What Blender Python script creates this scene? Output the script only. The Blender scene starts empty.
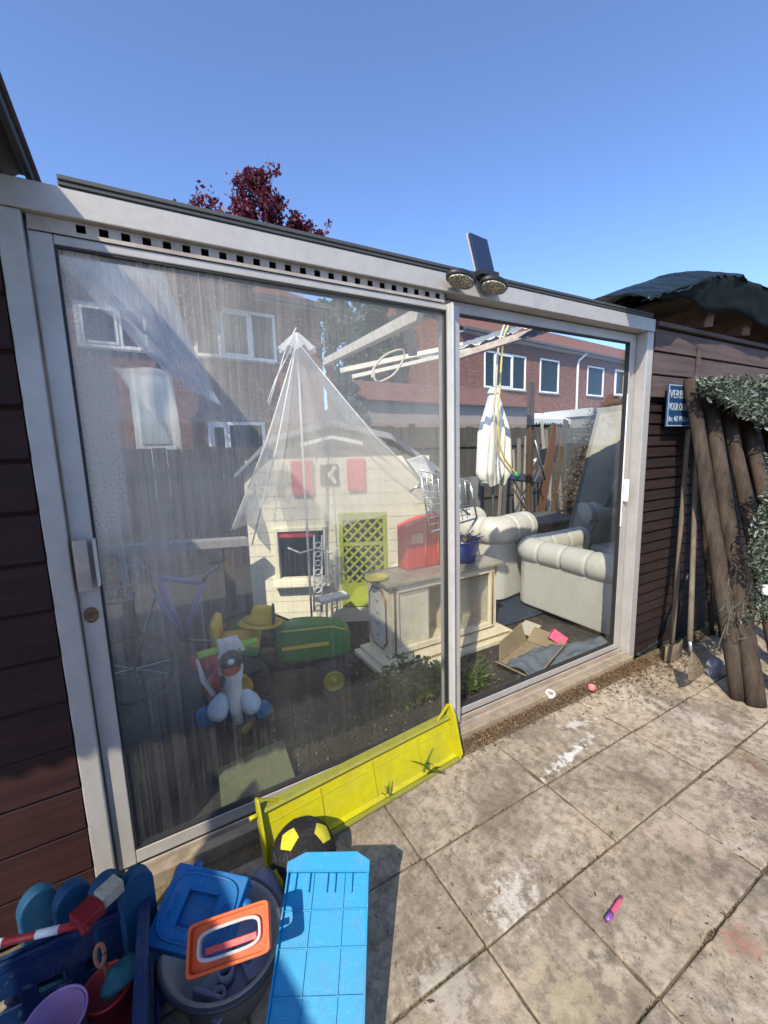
import bpy, bmesh, math, random
from mathutils import Vector, Matrix, noise, Quaternion
SUN_EL, SUN_AZ, SUN_E = 44, -43, 2.15
SKY_AIR, SKY_DUST, SKY_OZ, SKY_S, EXPO, WBT = .5, .6, 5.0, .15, 1.53, 6500
rnd = random.Random(7)
PI = math.pi
rad = math.radians
sc = bpy.context.scene
COL = sc.collection
V = Vector

# ------------------------------------------------------------------ camera
F, PIT, ROL, YAW, DD, CH = 419.04, .1495, -.0294, .5118, 1.3939, 1.35
fw = V((math.sin(YAW)*math.cos(PIT), math.cos(YAW)*math.cos(PIT), -math.sin(PIT)))
r0 = V((math.cos(YAW), -math.sin(YAW), 0)); u0 = r0.cross(fw)
CR = r0*math.cos(ROL) + u0*math.sin(ROL)
CU = -r0*math.sin(ROL) + u0*math.cos(ROL)
CP = V((0, -DD, CH))
cd = bpy.data.cameras.new('camera'); cam = bpy.data.objects.new('camera', cd); COL.objects.link(cam)
cd.sensor_fit = 'VERTICAL'; cd.sensor_height = 36; cd.sensor_width = 27
cd.lens = 36*F/1024; cd.clip_start = .02; cd.clip_end = 500
M4 = Matrix((CR, CU, -fw)).transposed().to_4x4(); M4.translation = CP
cam.matrix_world = M4
sc.camera = cam

def ray(px, py): return CR*((px-384)/F) - CU*((py-512)/F) + fw
def at(px, py, X=None, Y=None, Z=None):
    D = ray(px, py)
    if X is not None: t = (X-CP.x)/D.x
    elif Y is not None: t = (Y-CP.y)/D.y
    else: t = (Z-CP.z)/D.z
    return CP + D*t
class Plane:                     # a vertical facade: origin and horizontal direction
    def __init__(s, o, u):
        s.o = V(o); s.u = V(u).normalized(); s.n = V((s.u.y, -s.u.x, 0))
        s.rot = math.atan2(s.u.y, s.u.x)
    def uv(s, px, py):
        D = ray(px, py); t = (s.o-CP).dot(s.n)/D.dot(s.n); P = CP + D*t - s.o
        return P.dot(s.u), P.z

# ------------------------------------------------------------------ materials
class NT:
    def __init__(s, name):
        s.m = bpy.data.materials.new(name); s.m.use_nodes = True
        s.t = s.m.node_tree; s.t.nodes.clear()
        s.out = s.n('OutputMaterial')
    def n(s, k, **kw):
        nd = s.t.nodes.new('ShaderNode'+k)
        for a, b in kw.items():
            if a.startswith('i_'): nd.inputs[a[2:].replace('_', ' ')].default_value = b
            else: setattr(nd, a, b)
        return nd
    def l(s, a, b): s.t.links.new(a, b)
    def noise(s, vec, scale, detail=4, rough=.6):
        nd = s.n('TexNoise'); nd.inputs['Scale'].default_value = scale
        nd.inputs['Detail'].default_value = detail; nd.inputs['Roughness'].default_value = rough
        s.l(vec, nd.inputs['Vector']); return nd.outputs['Fac']
    def ramp(s, fac, stops):
        nd = s.n('ValToRGB'); cr = nd.color_ramp
        while len(cr.elements) < len(stops): cr.elements.new(.5)
        for e, (p, c) in zip(cr.elements, stops):
            e.position = p; e.color = (*c, 1) if hasattr(c, '__len__') else (c, c, c, 1)
        s.l(fac, nd.inputs['Fac']); return nd.outputs['Color']
    def mix(s, fac, a, b, blend='MIX'):
        nd = s.n('Mix', data_type='RGBA', blend_type=blend)
        for v, i in ((fac, 0), (a, 6), (b, 7)):
            if hasattr(v, 'is_output') or hasattr(v, 'node'): s.l(v, nd.inputs[i])
            elif i == 0: nd.inputs[0].default_value = v
            else: nd.inputs[i].default_value = (*v, 1)
        return nd.outputs[2]
    def math(s, op, a, b=0.0, c=0.0):
        nd = s.n('Math', operation=op)
        for i, v in enumerate((a, b, c)):
            if hasattr(v, 'node'): s.l(v, nd.inputs[i])
            else: nd.inputs[i].default_value = v
        return nd.outputs[0]
    def mapping(s, vec, sc_=(1, 1, 1), rot=(0, 0, 0), loc=(0, 0, 0)):
        nd = s.n('Mapping'); nd.inputs['Scale'].default_value = sc_; nd.inputs['Rotation'].default_value = rot
        nd.inputs['Location'].default_value = loc
        s.l(vec, nd.inputs['Vector']); return nd.outputs[0]
    def obj(s): return s.n('TexCoord').outputs['Object']

MC = {}
def mat(name, col, rough=.6, metal=0, dirt=.25, scale=8, bump=.1, bscale=40, spec=.4, dcol=None, stretch=(1, 1, 1), coat=0, scr=None):
    if name in MC: return MC[name]
    k = NT(name); v = k.mapping(k.obj(), stretch)
    b = k.n('BsdfPrincipled')
    dc = dcol or tuple(c*.45+.02 for c in col)
    f1 = k.noise(v, scale, 6, .65)
    f = k.ramp(f1, [(.42, 0), (.75, 1)])
    f = k.math('MULTIPLY', f, dirt*1.6)
    f2 = k.noise(v, scale*6, 3)
    c = k.mix(f, col, dc)
    c = k.mix(.35, c, k.mix(f2, tuple(x*.6 for x in col), tuple(min(1, x*1.3) for x in col)))
    if scr is None: scr = .16 if ('plastic' in name or 'toy' in name or 'ball' in name or 'crate' in name) else 0
    if scr:
        s1 = k.noise(k.mapping(k.obj(), (30, 340, 30), (.3, .2, .9)), 1, 2, .5); s2 = k.noise(k.mapping(k.obj(), (300, 22, 40), (.1, .5, -.5)), 1, 2, .5)
        sm = k.math('ADD', k.ramp(s1, [(.66, 0), (.72, 1)]), k.ramp(s2, [(.66, 0), (.72, 1)]))
        pale = tuple(min(1, x*.55+.33) for x in col); c = k.mix(k.math('MULTIPLY', sm, scr), c, pale)
        dust = k.ramp(k.noise(k.obj(), 13, 7, .75), [(.50, 0), (.72, 1)]); c = k.mix(k.math('MULTIPLY', dust, .30), c, tuple(x*.5+y_*.5 for x, y_ in zip(col, (.30, .27, .22))))
    k.l(c, b.inputs['Base Color'])
    rr = k.math('MULTIPLY_ADD', f1, .35, rough-.17)
    k.l(rr, b.inputs['Roughness'])
    b.inputs['Metallic'].default_value = metal
    b.inputs['Specular IOR Level'].default_value = spec
    b.inputs['Coat Weight'].default_value = coat
    if bump:
        bn = k.noise(v, bscale, 5)
        bb = k.n('Bump'); bb.inputs['Strength'].default_value = bump; bb.inputs['Distance'].default_value = .01
        k.l(bn, bb.inputs['Height']); k.l(bb.outputs[0], b.inputs['Normal'])
    k.l(b.outputs[0], k.out.inputs[0]); MC[name] = k.m
    return k.m

def m_wood(name, col, dark, scale=1.0, axis=0, rough=.7, bump=.5):
    if name in MC: return MC[name]
    k = NT(name); st = [14, 14, 14]; st[axis] = .7
    v = k.mapping(k.obj(), tuple(x*scale for x in st))
    f = k.noise(v, 2.2, 7, .7); g = k.noise(k.obj(), 3.0, 4)
    c = k.mix(k.ramp(f, [(.3, 0), (.7, 1)]), dark, col)
    c = k.mix(k.math('MULTIPLY', k.ramp(g, [(.45, 0), (.8, 1)]), .5), c, tuple(x*.5 for x in dark))
    b = k.n('BsdfPrincipled'); k.l(c, b.inputs['Base Color']); b.inputs['Roughness'].default_value = rough
    b.inputs['Specular IOR Level'].default_value = .25
    bb = k.n('Bump'); bb.inputs['Strength'].default_value = bump; bb.inputs['Distance'].default_value = .006
    k.l(f, bb.inputs['Height']); k.l(bb.outputs[0], b.inputs['Normal'])
    k.l(b.outputs[0], k.out.inputs[0]); MC[name] = k.m
    return k.m

def m_brick(name, a, b_, mortar):
    k = NT(name)
    g = k.n('NewGeometry'); sp = k.n('SeparateXYZ'); k.l(k.obj(), sp.inputs[0])
    cb = k.n('CombineXYZ'); k.l(k.math('ADD', sp.outputs[0], sp.outputs[1]), cb.inputs[0]); k.l(sp.outputs[2], cb.inputs[1])
    br = k.n('TexBrick'); k.l(cb.outputs[0], br.inputs['Vector'])
    br.inputs['Scale'].default_value = 1; br.inputs['Brick Width'].default_value = .22; br.inputs['Row Height'].default_value = .066
    br.inputs['Mortar Size'].default_value = .013; br.inputs['Color1'].default_value = (*a, 1); br.inputs['Color2'].default_value = (*b_, 1)
    br.inputs['Mortar'].default_value = (*mortar, 1)
    nz = k.noise(k.obj(), 1.3, 5); c = k.mix(k.ramp(nz, [(.3, .0), (.75, .5)]), br.outputs['Color'], tuple(x*.55 for x in a))
    nz2 = k.noise(k.mapping(cb.outputs[0], (4.5, 14, 1)), 1, 2, .8); c = k.mix(k.math('MULTIPLY', k.ramp(nz2, [(.4, 0), (.6, 1)]), .6), c, tuple(x*.45 for x in b_))
    p = k.n('BsdfPrincipled'); p.inputs['Roughness'].default_value = .9; k.l(c, p.inputs['Base Color'])
    bb = k.n('Bump'); bb.inputs['Strength'].default_value = .5; bb.inputs['Distance'].default_value = .01; bb.invert = True
    k.l(br.outputs['Fac'], bb.inputs['Height']); k.l(bb.outputs[0], p.inputs['Normal'])
    k.l(p.outputs[0], k.out.inputs[0]); return k.m

def m_leaf(name, cols, tr=.35):
    k = NT(name)
    oi = k.n('NewGeometry'); c = k.ramp(oi.outputs['Random Per Island'], [(i/(len(cols)-1), x) for i, x in enumerate(cols)])
    d = k.n('BsdfPrincipled'); d.inputs['Roughness'].default_value = .5; k.l(c, d.inputs['Base Color'])
    t = k.n('BsdfTranslucent'); k.l(k.mix(.5, c, tuple(min(1, x*1.8) for x in cols[-1])), t.inputs['Color'])
    mx = k.n('MixShader'); mx.inputs[0].default_value = tr; k.l(d.outputs[0], mx.inputs[1]); k.l(t.outputs[0], mx.inputs[2])
    k.l(mx.outputs[0], k.out.inputs[0]); return k.m

def m_sheer(name, col, alpha):
    k = NT(name); d = k.n('BsdfDiffuse'); d.inputs[0].default_value = (*col, 1)
    t = k.n('BsdfTranslucent'); t.inputs[0].default_value = (*col, 1)
    a = k.n('AddShader'); tr = k.n('BsdfTransparent')
    m0 = k.n('MixShader'); m0.inputs[0].default_value = .5; k.l(d.outputs[0], m0.inputs[1]); k.l(t.outputs[0], m0.inputs[2])
    f = k.noise(k.mapping(k.obj(), (3, 3, 1)), 2.5, 4)
    f = k.math('MULTIPLY_ADD', f, .35, alpha-.17)
    m1 = k.n('MixShader'); k.l(f, m1.inputs[0]); k.l(tr.outputs[0], m1.inputs[1]); k.l(m0.outputs[0], m1.inputs[2])
    k.l(m1.outputs[0], k.out.inputs[0]); return k.m

def m_pane(name, left):
    """dusty window glass: transparent + mirror reflection + a layer of dust, water streaks and specks, on the left pane also painted sky glare"""
    k = NT(name); o = k.obj(); sp = k.n('SeparateXYZ'); k.l(o, sp.inputs[0]); X, Z = sp.outputs[0], sp.outputs[2]
    streak = k.ramp(k.noise(k.mapping(o, (60, 1, 1.2)), 1, 5, .7), [(.45, 0), (.8, 1)])
    fine = k.ramp(k.noise(k.mapping(o, (170, 1, 3.5)), 1, 3, .7), [(.5, 0), (.85, 1)])
    smear = k.ramp(k.noise(k.mapping(o, (3, 1, 2.2)), 1, 4, .55), [(.4, 0), (.75, 1)])
    speck = k.ramp(k.noise(k.mapping(o, (150, 1, 95)), 1, 2, .6), [(.66, 0), (.72, 1)])
    spm = k.ramp(k.noise(k.mapping(o, (4, 1, 2.5)), 1, 4, .6), [(.45, 0), (.62, 1)])
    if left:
        # condensation, dust and painted sky reflection, thickest at the left edge and the top corner, fading to the right
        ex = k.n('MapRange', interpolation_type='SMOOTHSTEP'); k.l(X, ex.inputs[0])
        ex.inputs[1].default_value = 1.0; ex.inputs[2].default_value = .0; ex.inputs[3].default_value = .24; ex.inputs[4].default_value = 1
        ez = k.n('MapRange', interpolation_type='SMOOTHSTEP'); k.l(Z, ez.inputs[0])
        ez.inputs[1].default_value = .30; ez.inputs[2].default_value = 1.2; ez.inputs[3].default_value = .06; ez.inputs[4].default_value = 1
        wet_glare = k.math('MULTIPLY', ex.outputs[0], ez.outputs[0])
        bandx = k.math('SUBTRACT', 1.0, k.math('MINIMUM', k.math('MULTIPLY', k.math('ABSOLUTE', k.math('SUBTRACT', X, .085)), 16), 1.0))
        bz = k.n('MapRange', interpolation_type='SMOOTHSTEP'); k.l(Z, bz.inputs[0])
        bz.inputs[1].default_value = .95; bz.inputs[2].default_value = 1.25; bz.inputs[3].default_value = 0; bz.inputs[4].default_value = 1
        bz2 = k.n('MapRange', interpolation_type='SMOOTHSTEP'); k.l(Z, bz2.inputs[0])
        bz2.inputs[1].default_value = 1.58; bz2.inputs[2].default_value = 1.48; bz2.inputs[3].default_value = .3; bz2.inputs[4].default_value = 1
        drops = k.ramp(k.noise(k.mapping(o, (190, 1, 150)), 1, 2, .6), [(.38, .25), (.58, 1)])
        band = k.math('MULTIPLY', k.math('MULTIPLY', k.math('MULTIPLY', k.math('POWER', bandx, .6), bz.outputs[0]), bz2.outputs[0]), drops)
        d = k.math('ADD', k.math('MULTIPLY', streak, k.math('MULTIPLY_ADD', wet_glare, .26, .035)), k.math('MULTIPLY', fine, k.math('MULTIPLY_ADD', wet_glare, .20, .05)))
        d = k.math('ADD', d, k.math('MULTIPLY', smear, k.math('MULTIPLY_ADD', wet_glare, .30, .03)))
        d = k.math('ADD', d, k.math('MULTIPLY', k.math('MULTIPLY', speck, spm), k.math('MULTIPLY_ADD', wet_glare, .6, .12)))
        d = k.math('ADD', d, k.math('MULTIPLY', wet_glare, .10))
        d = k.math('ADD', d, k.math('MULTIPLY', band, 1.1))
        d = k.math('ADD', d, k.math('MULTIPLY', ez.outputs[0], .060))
    else:
        d = k.math('ADD', k.math('MULTIPLY', streak, .012), k.math('MULTIPLY', smear, .008))
        d = k.math('ADD', d, k.math('MULTIPLY', k.math('MULTIPLY', speck, spm), .04))
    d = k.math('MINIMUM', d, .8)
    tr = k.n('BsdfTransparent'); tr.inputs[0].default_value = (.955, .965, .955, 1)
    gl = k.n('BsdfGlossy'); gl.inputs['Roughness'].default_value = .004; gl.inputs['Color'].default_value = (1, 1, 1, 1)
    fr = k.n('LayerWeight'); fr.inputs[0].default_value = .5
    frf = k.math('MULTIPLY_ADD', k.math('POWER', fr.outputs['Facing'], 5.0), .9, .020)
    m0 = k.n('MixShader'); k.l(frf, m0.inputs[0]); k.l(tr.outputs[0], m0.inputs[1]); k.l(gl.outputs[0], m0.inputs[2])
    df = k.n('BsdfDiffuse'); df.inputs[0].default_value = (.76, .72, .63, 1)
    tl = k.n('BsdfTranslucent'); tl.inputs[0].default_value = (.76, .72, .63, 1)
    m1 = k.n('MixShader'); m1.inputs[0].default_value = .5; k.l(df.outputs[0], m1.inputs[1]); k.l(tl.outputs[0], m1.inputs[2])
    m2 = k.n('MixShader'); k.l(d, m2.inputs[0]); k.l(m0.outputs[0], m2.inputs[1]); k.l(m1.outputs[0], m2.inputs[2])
    k.l(m2.outputs[0], k.out.inputs[0]); return k.m

# ------------------------------------------------------------------ mesh helpers
def tag(o, label=None, cat=None, group=None, kind=None):
    if label: o['label'] = label
    if cat: o['category'] = cat
    if group: o['group'] = group
    if kind: o['kind'] = kind
    return o
def thing(name, label, cat, loc=(0, 0, 0), rotz=0, group=None, rot=None):
    o = bpy.data.objects.new(name, None); COL.objects.link(o)
    o.location = loc; o.rotation_euler = rot if rot else (0, 0, rotz); o.empty_display_size = .05
    return tag(o, label, cat, group)
def wm(o):
    m = o.matrix_basis if o.rotation_mode else o.matrix_basis
    return (wm(o.parent) @ m) if o.parent else m

class MB:
    def __init__(s): s.b = bmesh.new()
    def face(s, pts):
        return s.b.faces.new([s.b.verts.new(p) for p in pts])
    def box(s, c, d, R=None):
        c = V(c); vs = []
        for i in (-1, 1):
            for j in (-1, 1):
                for k in (-1, 1):
                    p = V((i*d[0]/2, j*d[1]/2, k*d[2]/2))
                    if R: p = R @ p
                    vs.append(s.b.verts.new(c+p))
        for f in ((0, 1, 3, 2), (4, 6, 7, 5), (0, 4, 5, 1), (2, 3, 7, 6), (0, 2, 6, 4), (1, 5, 7, 3)):
            s.b.faces.new([vs[i] for i in f])
        return s
    def span(s, a, b):
        a, b = V(a), V(b); return s.box((a+b)/2, [abs(x) for x in (b-a)])
    def bar(s, a, b, w, t, up=(0, 0, 1), ext=0):
        a, b = V(a), V(b); d = (b-a).normalized(); L = (b-a).length
        n = d.cross(V(up))
        if n.length < 1e-4: n = d.cross(V((1, 0, 0)))
        n.normalize(); m = n.cross(d)
        R = Matrix((d, n, m)).transposed()
        return s.box((a+b)/2, (L+ext*2, w, t), R)
    def prism(s, poly, dv):
        """extrude a 3d polygon along dv"""
        dv = V(dv); a = [s.b.verts.new(p) for p in poly]; b = [s.b.verts.new(V(p)+dv) for p in poly]
        n = len(a); s.b.faces.new(a); s.b.faces.new(b[::-1])
        for i in range(n): s.b.faces.new([a[i], b[i], b[(i+1) % n], a[(i+1) % n]][::-1])
        return s
    def tube(s, pts, r, n=10, caps=True, flat=1.0):
        pts = [V(p) for p in pts]; rings = []; up = V((0, 0, 1))
        for i, p in enumerate(pts):
            d = (pts[min(i+1, len(pts)-1)] - pts[max(i-1, 0)]).normalized()
            x = d.cross(up)
            if x.length < .05: x = d.cross(V((0, 1, 0)))
            x.normalize(); y = x.cross(d)
            rr = r[i] if hasattr(r, '__len__') else r
            rings.append([s.b.verts.new(p + x*rr*math.cos(2*PI*k/n) + y*rr*flat*math.sin(2*PI*k/n)) for k in range(n)])
        for a, b in zip(rings, rings[1:]):
            for k in range(n): s.b.faces.new([a[k], a[(k+1) % n], b[(k+1) % n], b[k]])
        if caps: s.b.faces.new(rings[0][::-1]); s.b.faces.new(rings[-1])
        return s
    def lathe(s, prof, c=(0, 0, 0), n=32, sx=1, sy=1, R=None):
        c = V(c); rings = []
        for r, z in prof:
            ring = []
            for k in range(n):
                p = V((r*sx*math.cos(2*PI*k/n), r*sy*math.sin(2*PI*k/n), z))
                if R: p = R @ p
                ring.append(s.b.verts.new(c+p))
            rings.append(ring)
        for a, b in zip(rings, rings[1:]):
            for k in range(n): s.b.faces.new([a[k], a[(k+1) % n], b[(k+1) % n], b[k]])
        if prof[0][0] > 1e-5 and prof[-1][0] > 1e-5:
            a, b = rings[-1], rings[0]
            for k in range(n): s.b.faces.new([a[k], a[(k+1) % n], b[(k+1) % n], b[k]])
            return s
        for ring, (r, z) in ((rings[0], prof[0]), (rings[-1], prof[-1])):
            if r > 1e-5: s.b.faces.new(ring)
        return s
    def ball(s, c, r, n=24, R=None):
        rr = r if hasattr(r, '__len__') else (r, r, r); m = n//2; c = V(c); rings = []
        for i in range(1, m):
            t = PI*i/m; ring = []
            for k in range(n):
                p = V((rr[0]*math.sin(t)*math.cos(2*PI*k/n), rr[1]*math.sin(t)*math.sin(2*PI*k/n), rr[2]*math.cos(t)))
                if R: p = R @ p
                ring.append(s.b.verts.new(c+p))
            rings.append(ring)
        T = s.b.verts.new(c + (R @ V((0, 0, rr[2])) if R else V((0, 0, rr[2])))); B = s.b.verts.new(c - (R @ V((0, 0, rr[2])) if R else V((0, 0, rr[2]))))
        for a, b in zip(rings, rings[1:]):
            for k in range(n): s.b.faces.new([a[k], b[k], b[(k+1) % n], a[(k+1) % n]])
        for k in range(n):
            s.b.faces.new([T, rings[0][k], rings[0][(k+1) % n]]); s.b.faces.new([B, rings[-1][(k+1) % n], rings[-1][k]])
        return s
    def grid(s, f, nu, nv):
        g = [[s.b.verts.new(f(i/nu, j/nv)) for j in range(nv+1)] for i in range(nu+1)]
        for i in range(nu):
            for j in range(nv): s.b.faces.new([g[i][j], g[i+1][j], g[i+1][j+1], g[i][j+1]])
        return s
    def holes(s, o, u, v, W, H, rects, th):
        """panel W x H (origin o, axes u, v) with rectangular holes, thickness th along u x v"""
        o, u, v = V(o), V(u), V(v); n = u.cross(v).normalized()*th
        xs = sorted({0, W, *[r[0] for r in rects], *[r[2] for r in rects]}); ys = sorted({0, H, *[r[1] for r in rects], *[r[3] for r in rects]})
        def hole(x, y): return any(r[0] < x < r[2] and r[1] < y < r[3] for r in rects)
        gr = {}
        for i in range(len(xs)-1):
            for j in range(len(ys)-1):
                gr[i, j] = not hole((xs[i]+xs[i+1])/2, (ys[j]+ys[j+1])/2)
        P = lambda i, j, k: s.vget(o + u*xs[i] + v*ys[j] + n*k)
        s.cache = {}
        for (i, j), ok in gr.items():
            if not ok: continue
            s.b.faces.new([P(i, j, 0), P(i, j+1, 0), P(i+1, j+1, 0), P(i+1, j, 0)])
            s.b.faces.new([P(i, j, 1), P(i+1, j, 1), P(i+1, j+1, 1), P(i, j+1, 1)])
            if not gr.get((i-1, j)): s.b.faces.new([P(i, j, 0), P(i, j, 1), P(i, j+1, 1), P(i, j+1, 0)])
            if not gr.get((i+1, j)): s.b.faces.new([P(i+1, j, 0), P(i+1, j+1, 0), P(i+1, j+1, 1), P(i+1, j, 1)])
            if not gr.get((i, j-1)): s.b.faces.new([P(i, j, 0), P(i+1, j, 0), P(i+1, j, 1), P(i, j, 1)])
            if not gr.get((i, j+1)): s.b.faces.new([P(i, j+1, 0), P(i, j+1, 1), P(i+1, j+1, 1), P(i+1, j+1, 0)])
        return s
    def vget(s, p):
        k = tuple(round(x, 5) for x in p)
        if k not in s.cache: s.cache[k] = s.b.verts.new(p)
        return s.cache[k]
    def build(s, name, m, parent=None, world=False, bevel=0, smooth=False, solid=0, sub=0, normals=True):
        if parent and world:
            s.b.transform(wm(parent).inverted())
        if normals: bmesh.ops.recalc_face_normals(s.b, faces=s.b.faces[:])
        me = bpy.data.meshes.new(name); s.b.to_mesh(me); s.b.free()
        me.materials.append(m)
        if smooth:
            for p in me.polygons: p.use_smooth = True
        o = bpy.data.objects.new(name, me); COL.objects.link(o)
        if parent: o.parent = parent
        if solid:
            md = o.modifiers.new('solid', 'SOLIDIFY'); md.thickness = solid; md.offset = 0
        if sub:
            md = o.modifiers.new('sub', 'SUBSURF'); md.levels = sub; md.render_levels = sub
        if bevel:
            md = o.modifiers.new('bevel', 'BEVEL'); md.width = bevel; md.segments = 2; md.limit_method = 'ANGLE'
            md.harden_normals = False
        return o
def copy_thing(o, loc, rotz=None, label=None):
    c = o.copy(); COL.objects.link(c); c.location = loc
    if rotz is not None: c.rotation_euler = (0, 0, rotz)
    if label: c['label'] = label
    for ch in list(o.children):
        d = ch.copy(); COL.objects.link(d); d.parent = c
        for g in list(ch.children):
            e = g.copy(); COL.objects.link(e); e.parent = d
    return c
def Rz(a): return Matrix.Rotation(a, 3, 'Z')
def Rx(a): return Matrix.Rotation(a, 3, 'X')
def Ry(a): return Matrix.Rotation(a, 3, 'Y')
def text(name, s, size, m, parent, loc, rot, ext=.001, align='LEFT'):
    cu = bpy.data.curves.new(name, 'FONT'); cu.body = s; cu.size = size; cu.extrude = ext; cu.align_x = align
    o = bpy.data.objects.new(name, cu); COL.objects.link(o)
    dg = bpy.context.evaluated_depsgraph_get(); me = bpy.data.meshes.new_from_object(o.evaluated_get(dg))
    bpy.data.objects.remove(o); bpy.data.curves.remove(cu)
    me.materials.clear(); me.materials.append(m)
    o = bpy.data.objects.new(name, me); COL.objects.link(o); o.parent = parent; o.location = loc; o.rotation_euler = rot
    return o

# ------------------------------------------------------------------ material palette
ALU = mat('aluminium', (.43, .405, .37), .5, .25, .3, 5, .05, 120, .4, dcol=(.2, .18, .17))
ALU2 = mat('aluminium_track', (.42, .36, .30), .55, .2, .6, 9, .05, 120, .4, dcol=(.16, .13, .10))
SILLM = mat('dusty_sill', (.30, .24, .17), .8, 0, .8, 14, .2, 90, .2, dcol=(.12, .09, .06))
RUB = mat('rubber_seal', (.02, .02, .02), .6, 0, .1, 8, 0)
REDWOOD = m_wood('red_brown_siding', (.040, .014, .012), (.018, .007, .006), 1.0, 0, .65)
GREYWOOD = m_wood('mauve_grey_siding', (.125, .088, .078), (.055, .038, .034), 1.0, 0, .75)
DARKWOOD = m_wood('dark_fence_wood', (.15, .10, .062), (.05, .034, .022), 1.0, 2, .85)
POLEW = m_wood('weathered_pole', (.085, .062, .044), (.020, .015, .012), .8, 2, .9, 1.0)
PALEWOOD = m_wood('pale_beam_wood', (.62, .52, .40), (.36, .28, .20), .8, 0, .7)
WHITEP = mat('white_paint', (.78, .77, .73), .5, 0, .25, 6, .05, 50)
WHITEPL = mat('white_plastic', (.80, .79, .76), .4, 0, .2, 6, .02, 30)
CREAM = mat('cream_lacquer', (.74, .66, .48), .4, 0, .35, 7, .08, 40, dcol=(.28, .2, .11))
GOLD = mat('antique_gold', (.26, .15, .045), .5, .3, .5, 20, .2, 60)
BLACKP = mat('black_plastic', (.016, .016, .018), .45, 0, .1, 10, .02, 60)
GREYM = mat('grey_metal', (.30, .30, .30), .4, .7, .3, 12, .05, 60)
CHROME = mat('scratched_chrome', (.7, .7, .7), .25, .9, .2, 20, .05, 60)
BLUETOY = mat('blue_toy_plastic', (.003, .245, .47), .5, 0, .45, 14, .06, 90, .3, dcol=(.05, .20, .34))
BLUETOY2 = mat('mid_blue_plastic', (.004, .13, .36), .5, 0, .45, 14, .06, 90, .3, dcol=(.04, .13, .25))
BLUECR = mat('dark_blue_crate', (.003, .018, .07), .45, 0, .25, 9, .04, 90, .5, dcol=(.02, .05, .14))
ORANGE = mat('orange_plastic', (.62, .085, .012), .5, 0, .4, 16, .05, 90, .3, dcol=(.4, .10, .03))
YELPL = mat('yellow_green_plastic', (.47, .43, .006), .5, 0, .6, 5, .06, 60, .3, dcol=(.24, .23, .03))
REDPL = mat('red_plastic', (.50, .028, .028), .4, 0, .2, 8, .03, 60, .5)
LAV = mat('lavender_grey_plastic', (.20, .21, .30), .45, 0, .2, 8, .03, 60, .5)
TUBM = mat('grey_tub_plastic', (.30, .29, .27), .45, 0, .35, 8, .05, 60, .4)
YEL = mat('warm_yellow_plastic', (.78, .50, .012), .4, 0, .15, 8, .03, 60)
GREEN = mat('tractor_green_plastic', (.02, .20, .028), .4, 0, .2, 8, .03, 60)
LIME = mat('lime_plastic', (.34, .58, .03), .4, 0, .15, 8, .03, 60)
LIMED = mat('lime_lattice_plastic', (.36, .42, .03), .5, 0, .25, 8, .03, 60)
PINK = mat('pink_plastic', (.72, .07, .17), .5, 0, .25, 8, .05, 60)
LEATHER = mat('white_leather', (.52, .50, .44), .38, 0, .3, 7, .12, 45, .45, dcol=(.36, .35, .31))
CARD = mat('cardboard', (.30, .23, .14), .85, 0, .4, 8, .2, 60, .1)
CLOTHG = mat('grey_blue_cloth', (.12, .145, .17), .9, 0, .4, 10, .4, 60, .1)
FABRIC = mat('white_parasol_fabric', (.78, .76, .68), .85, 0, .25, 6, .2, 60, .1)
TILEROOF = mat('roof_tiles', (.21, .10, .07), .9, 0, .5, 3, .4, 12, .03)
WINGL = mat('dark_window_glass', (.012, .022, .022), .3, 0, .2, 2, 0, 10, .12)
CURTAIN = mat('window_curtain', (.42, .36, .30), .9, 0, .3, 12, .2, 30, .1, stretch=(8, 8, .6))
BRICKR = m_brick('red_brick', (.35, .115, .045), (.17, .05, .02), (.14, .095, .06))
BRICKB = m_brick('brown_brick', (.36, .14, .065), (.18, .065, .03), (.14, .095, .06))
BARK = m_wood('bark', (.12, .085, .06), (.05, .035, .025), .6, 2, .9, 1)
PURPLE = m_leaf('purple_leaves', [(.035, .006, .013), (.085, .012, .03), (.16, .022, .045)])
GREENL = m_leaf('green_leaves', [(.015, .03, .008), (.035, .07, .014), (.07, .12, .025)])
WEEDL = m_leaf('weed_leaves', [(.03, .06, .012), (.07, .12, .02), (.14, .18, .04)])

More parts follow.
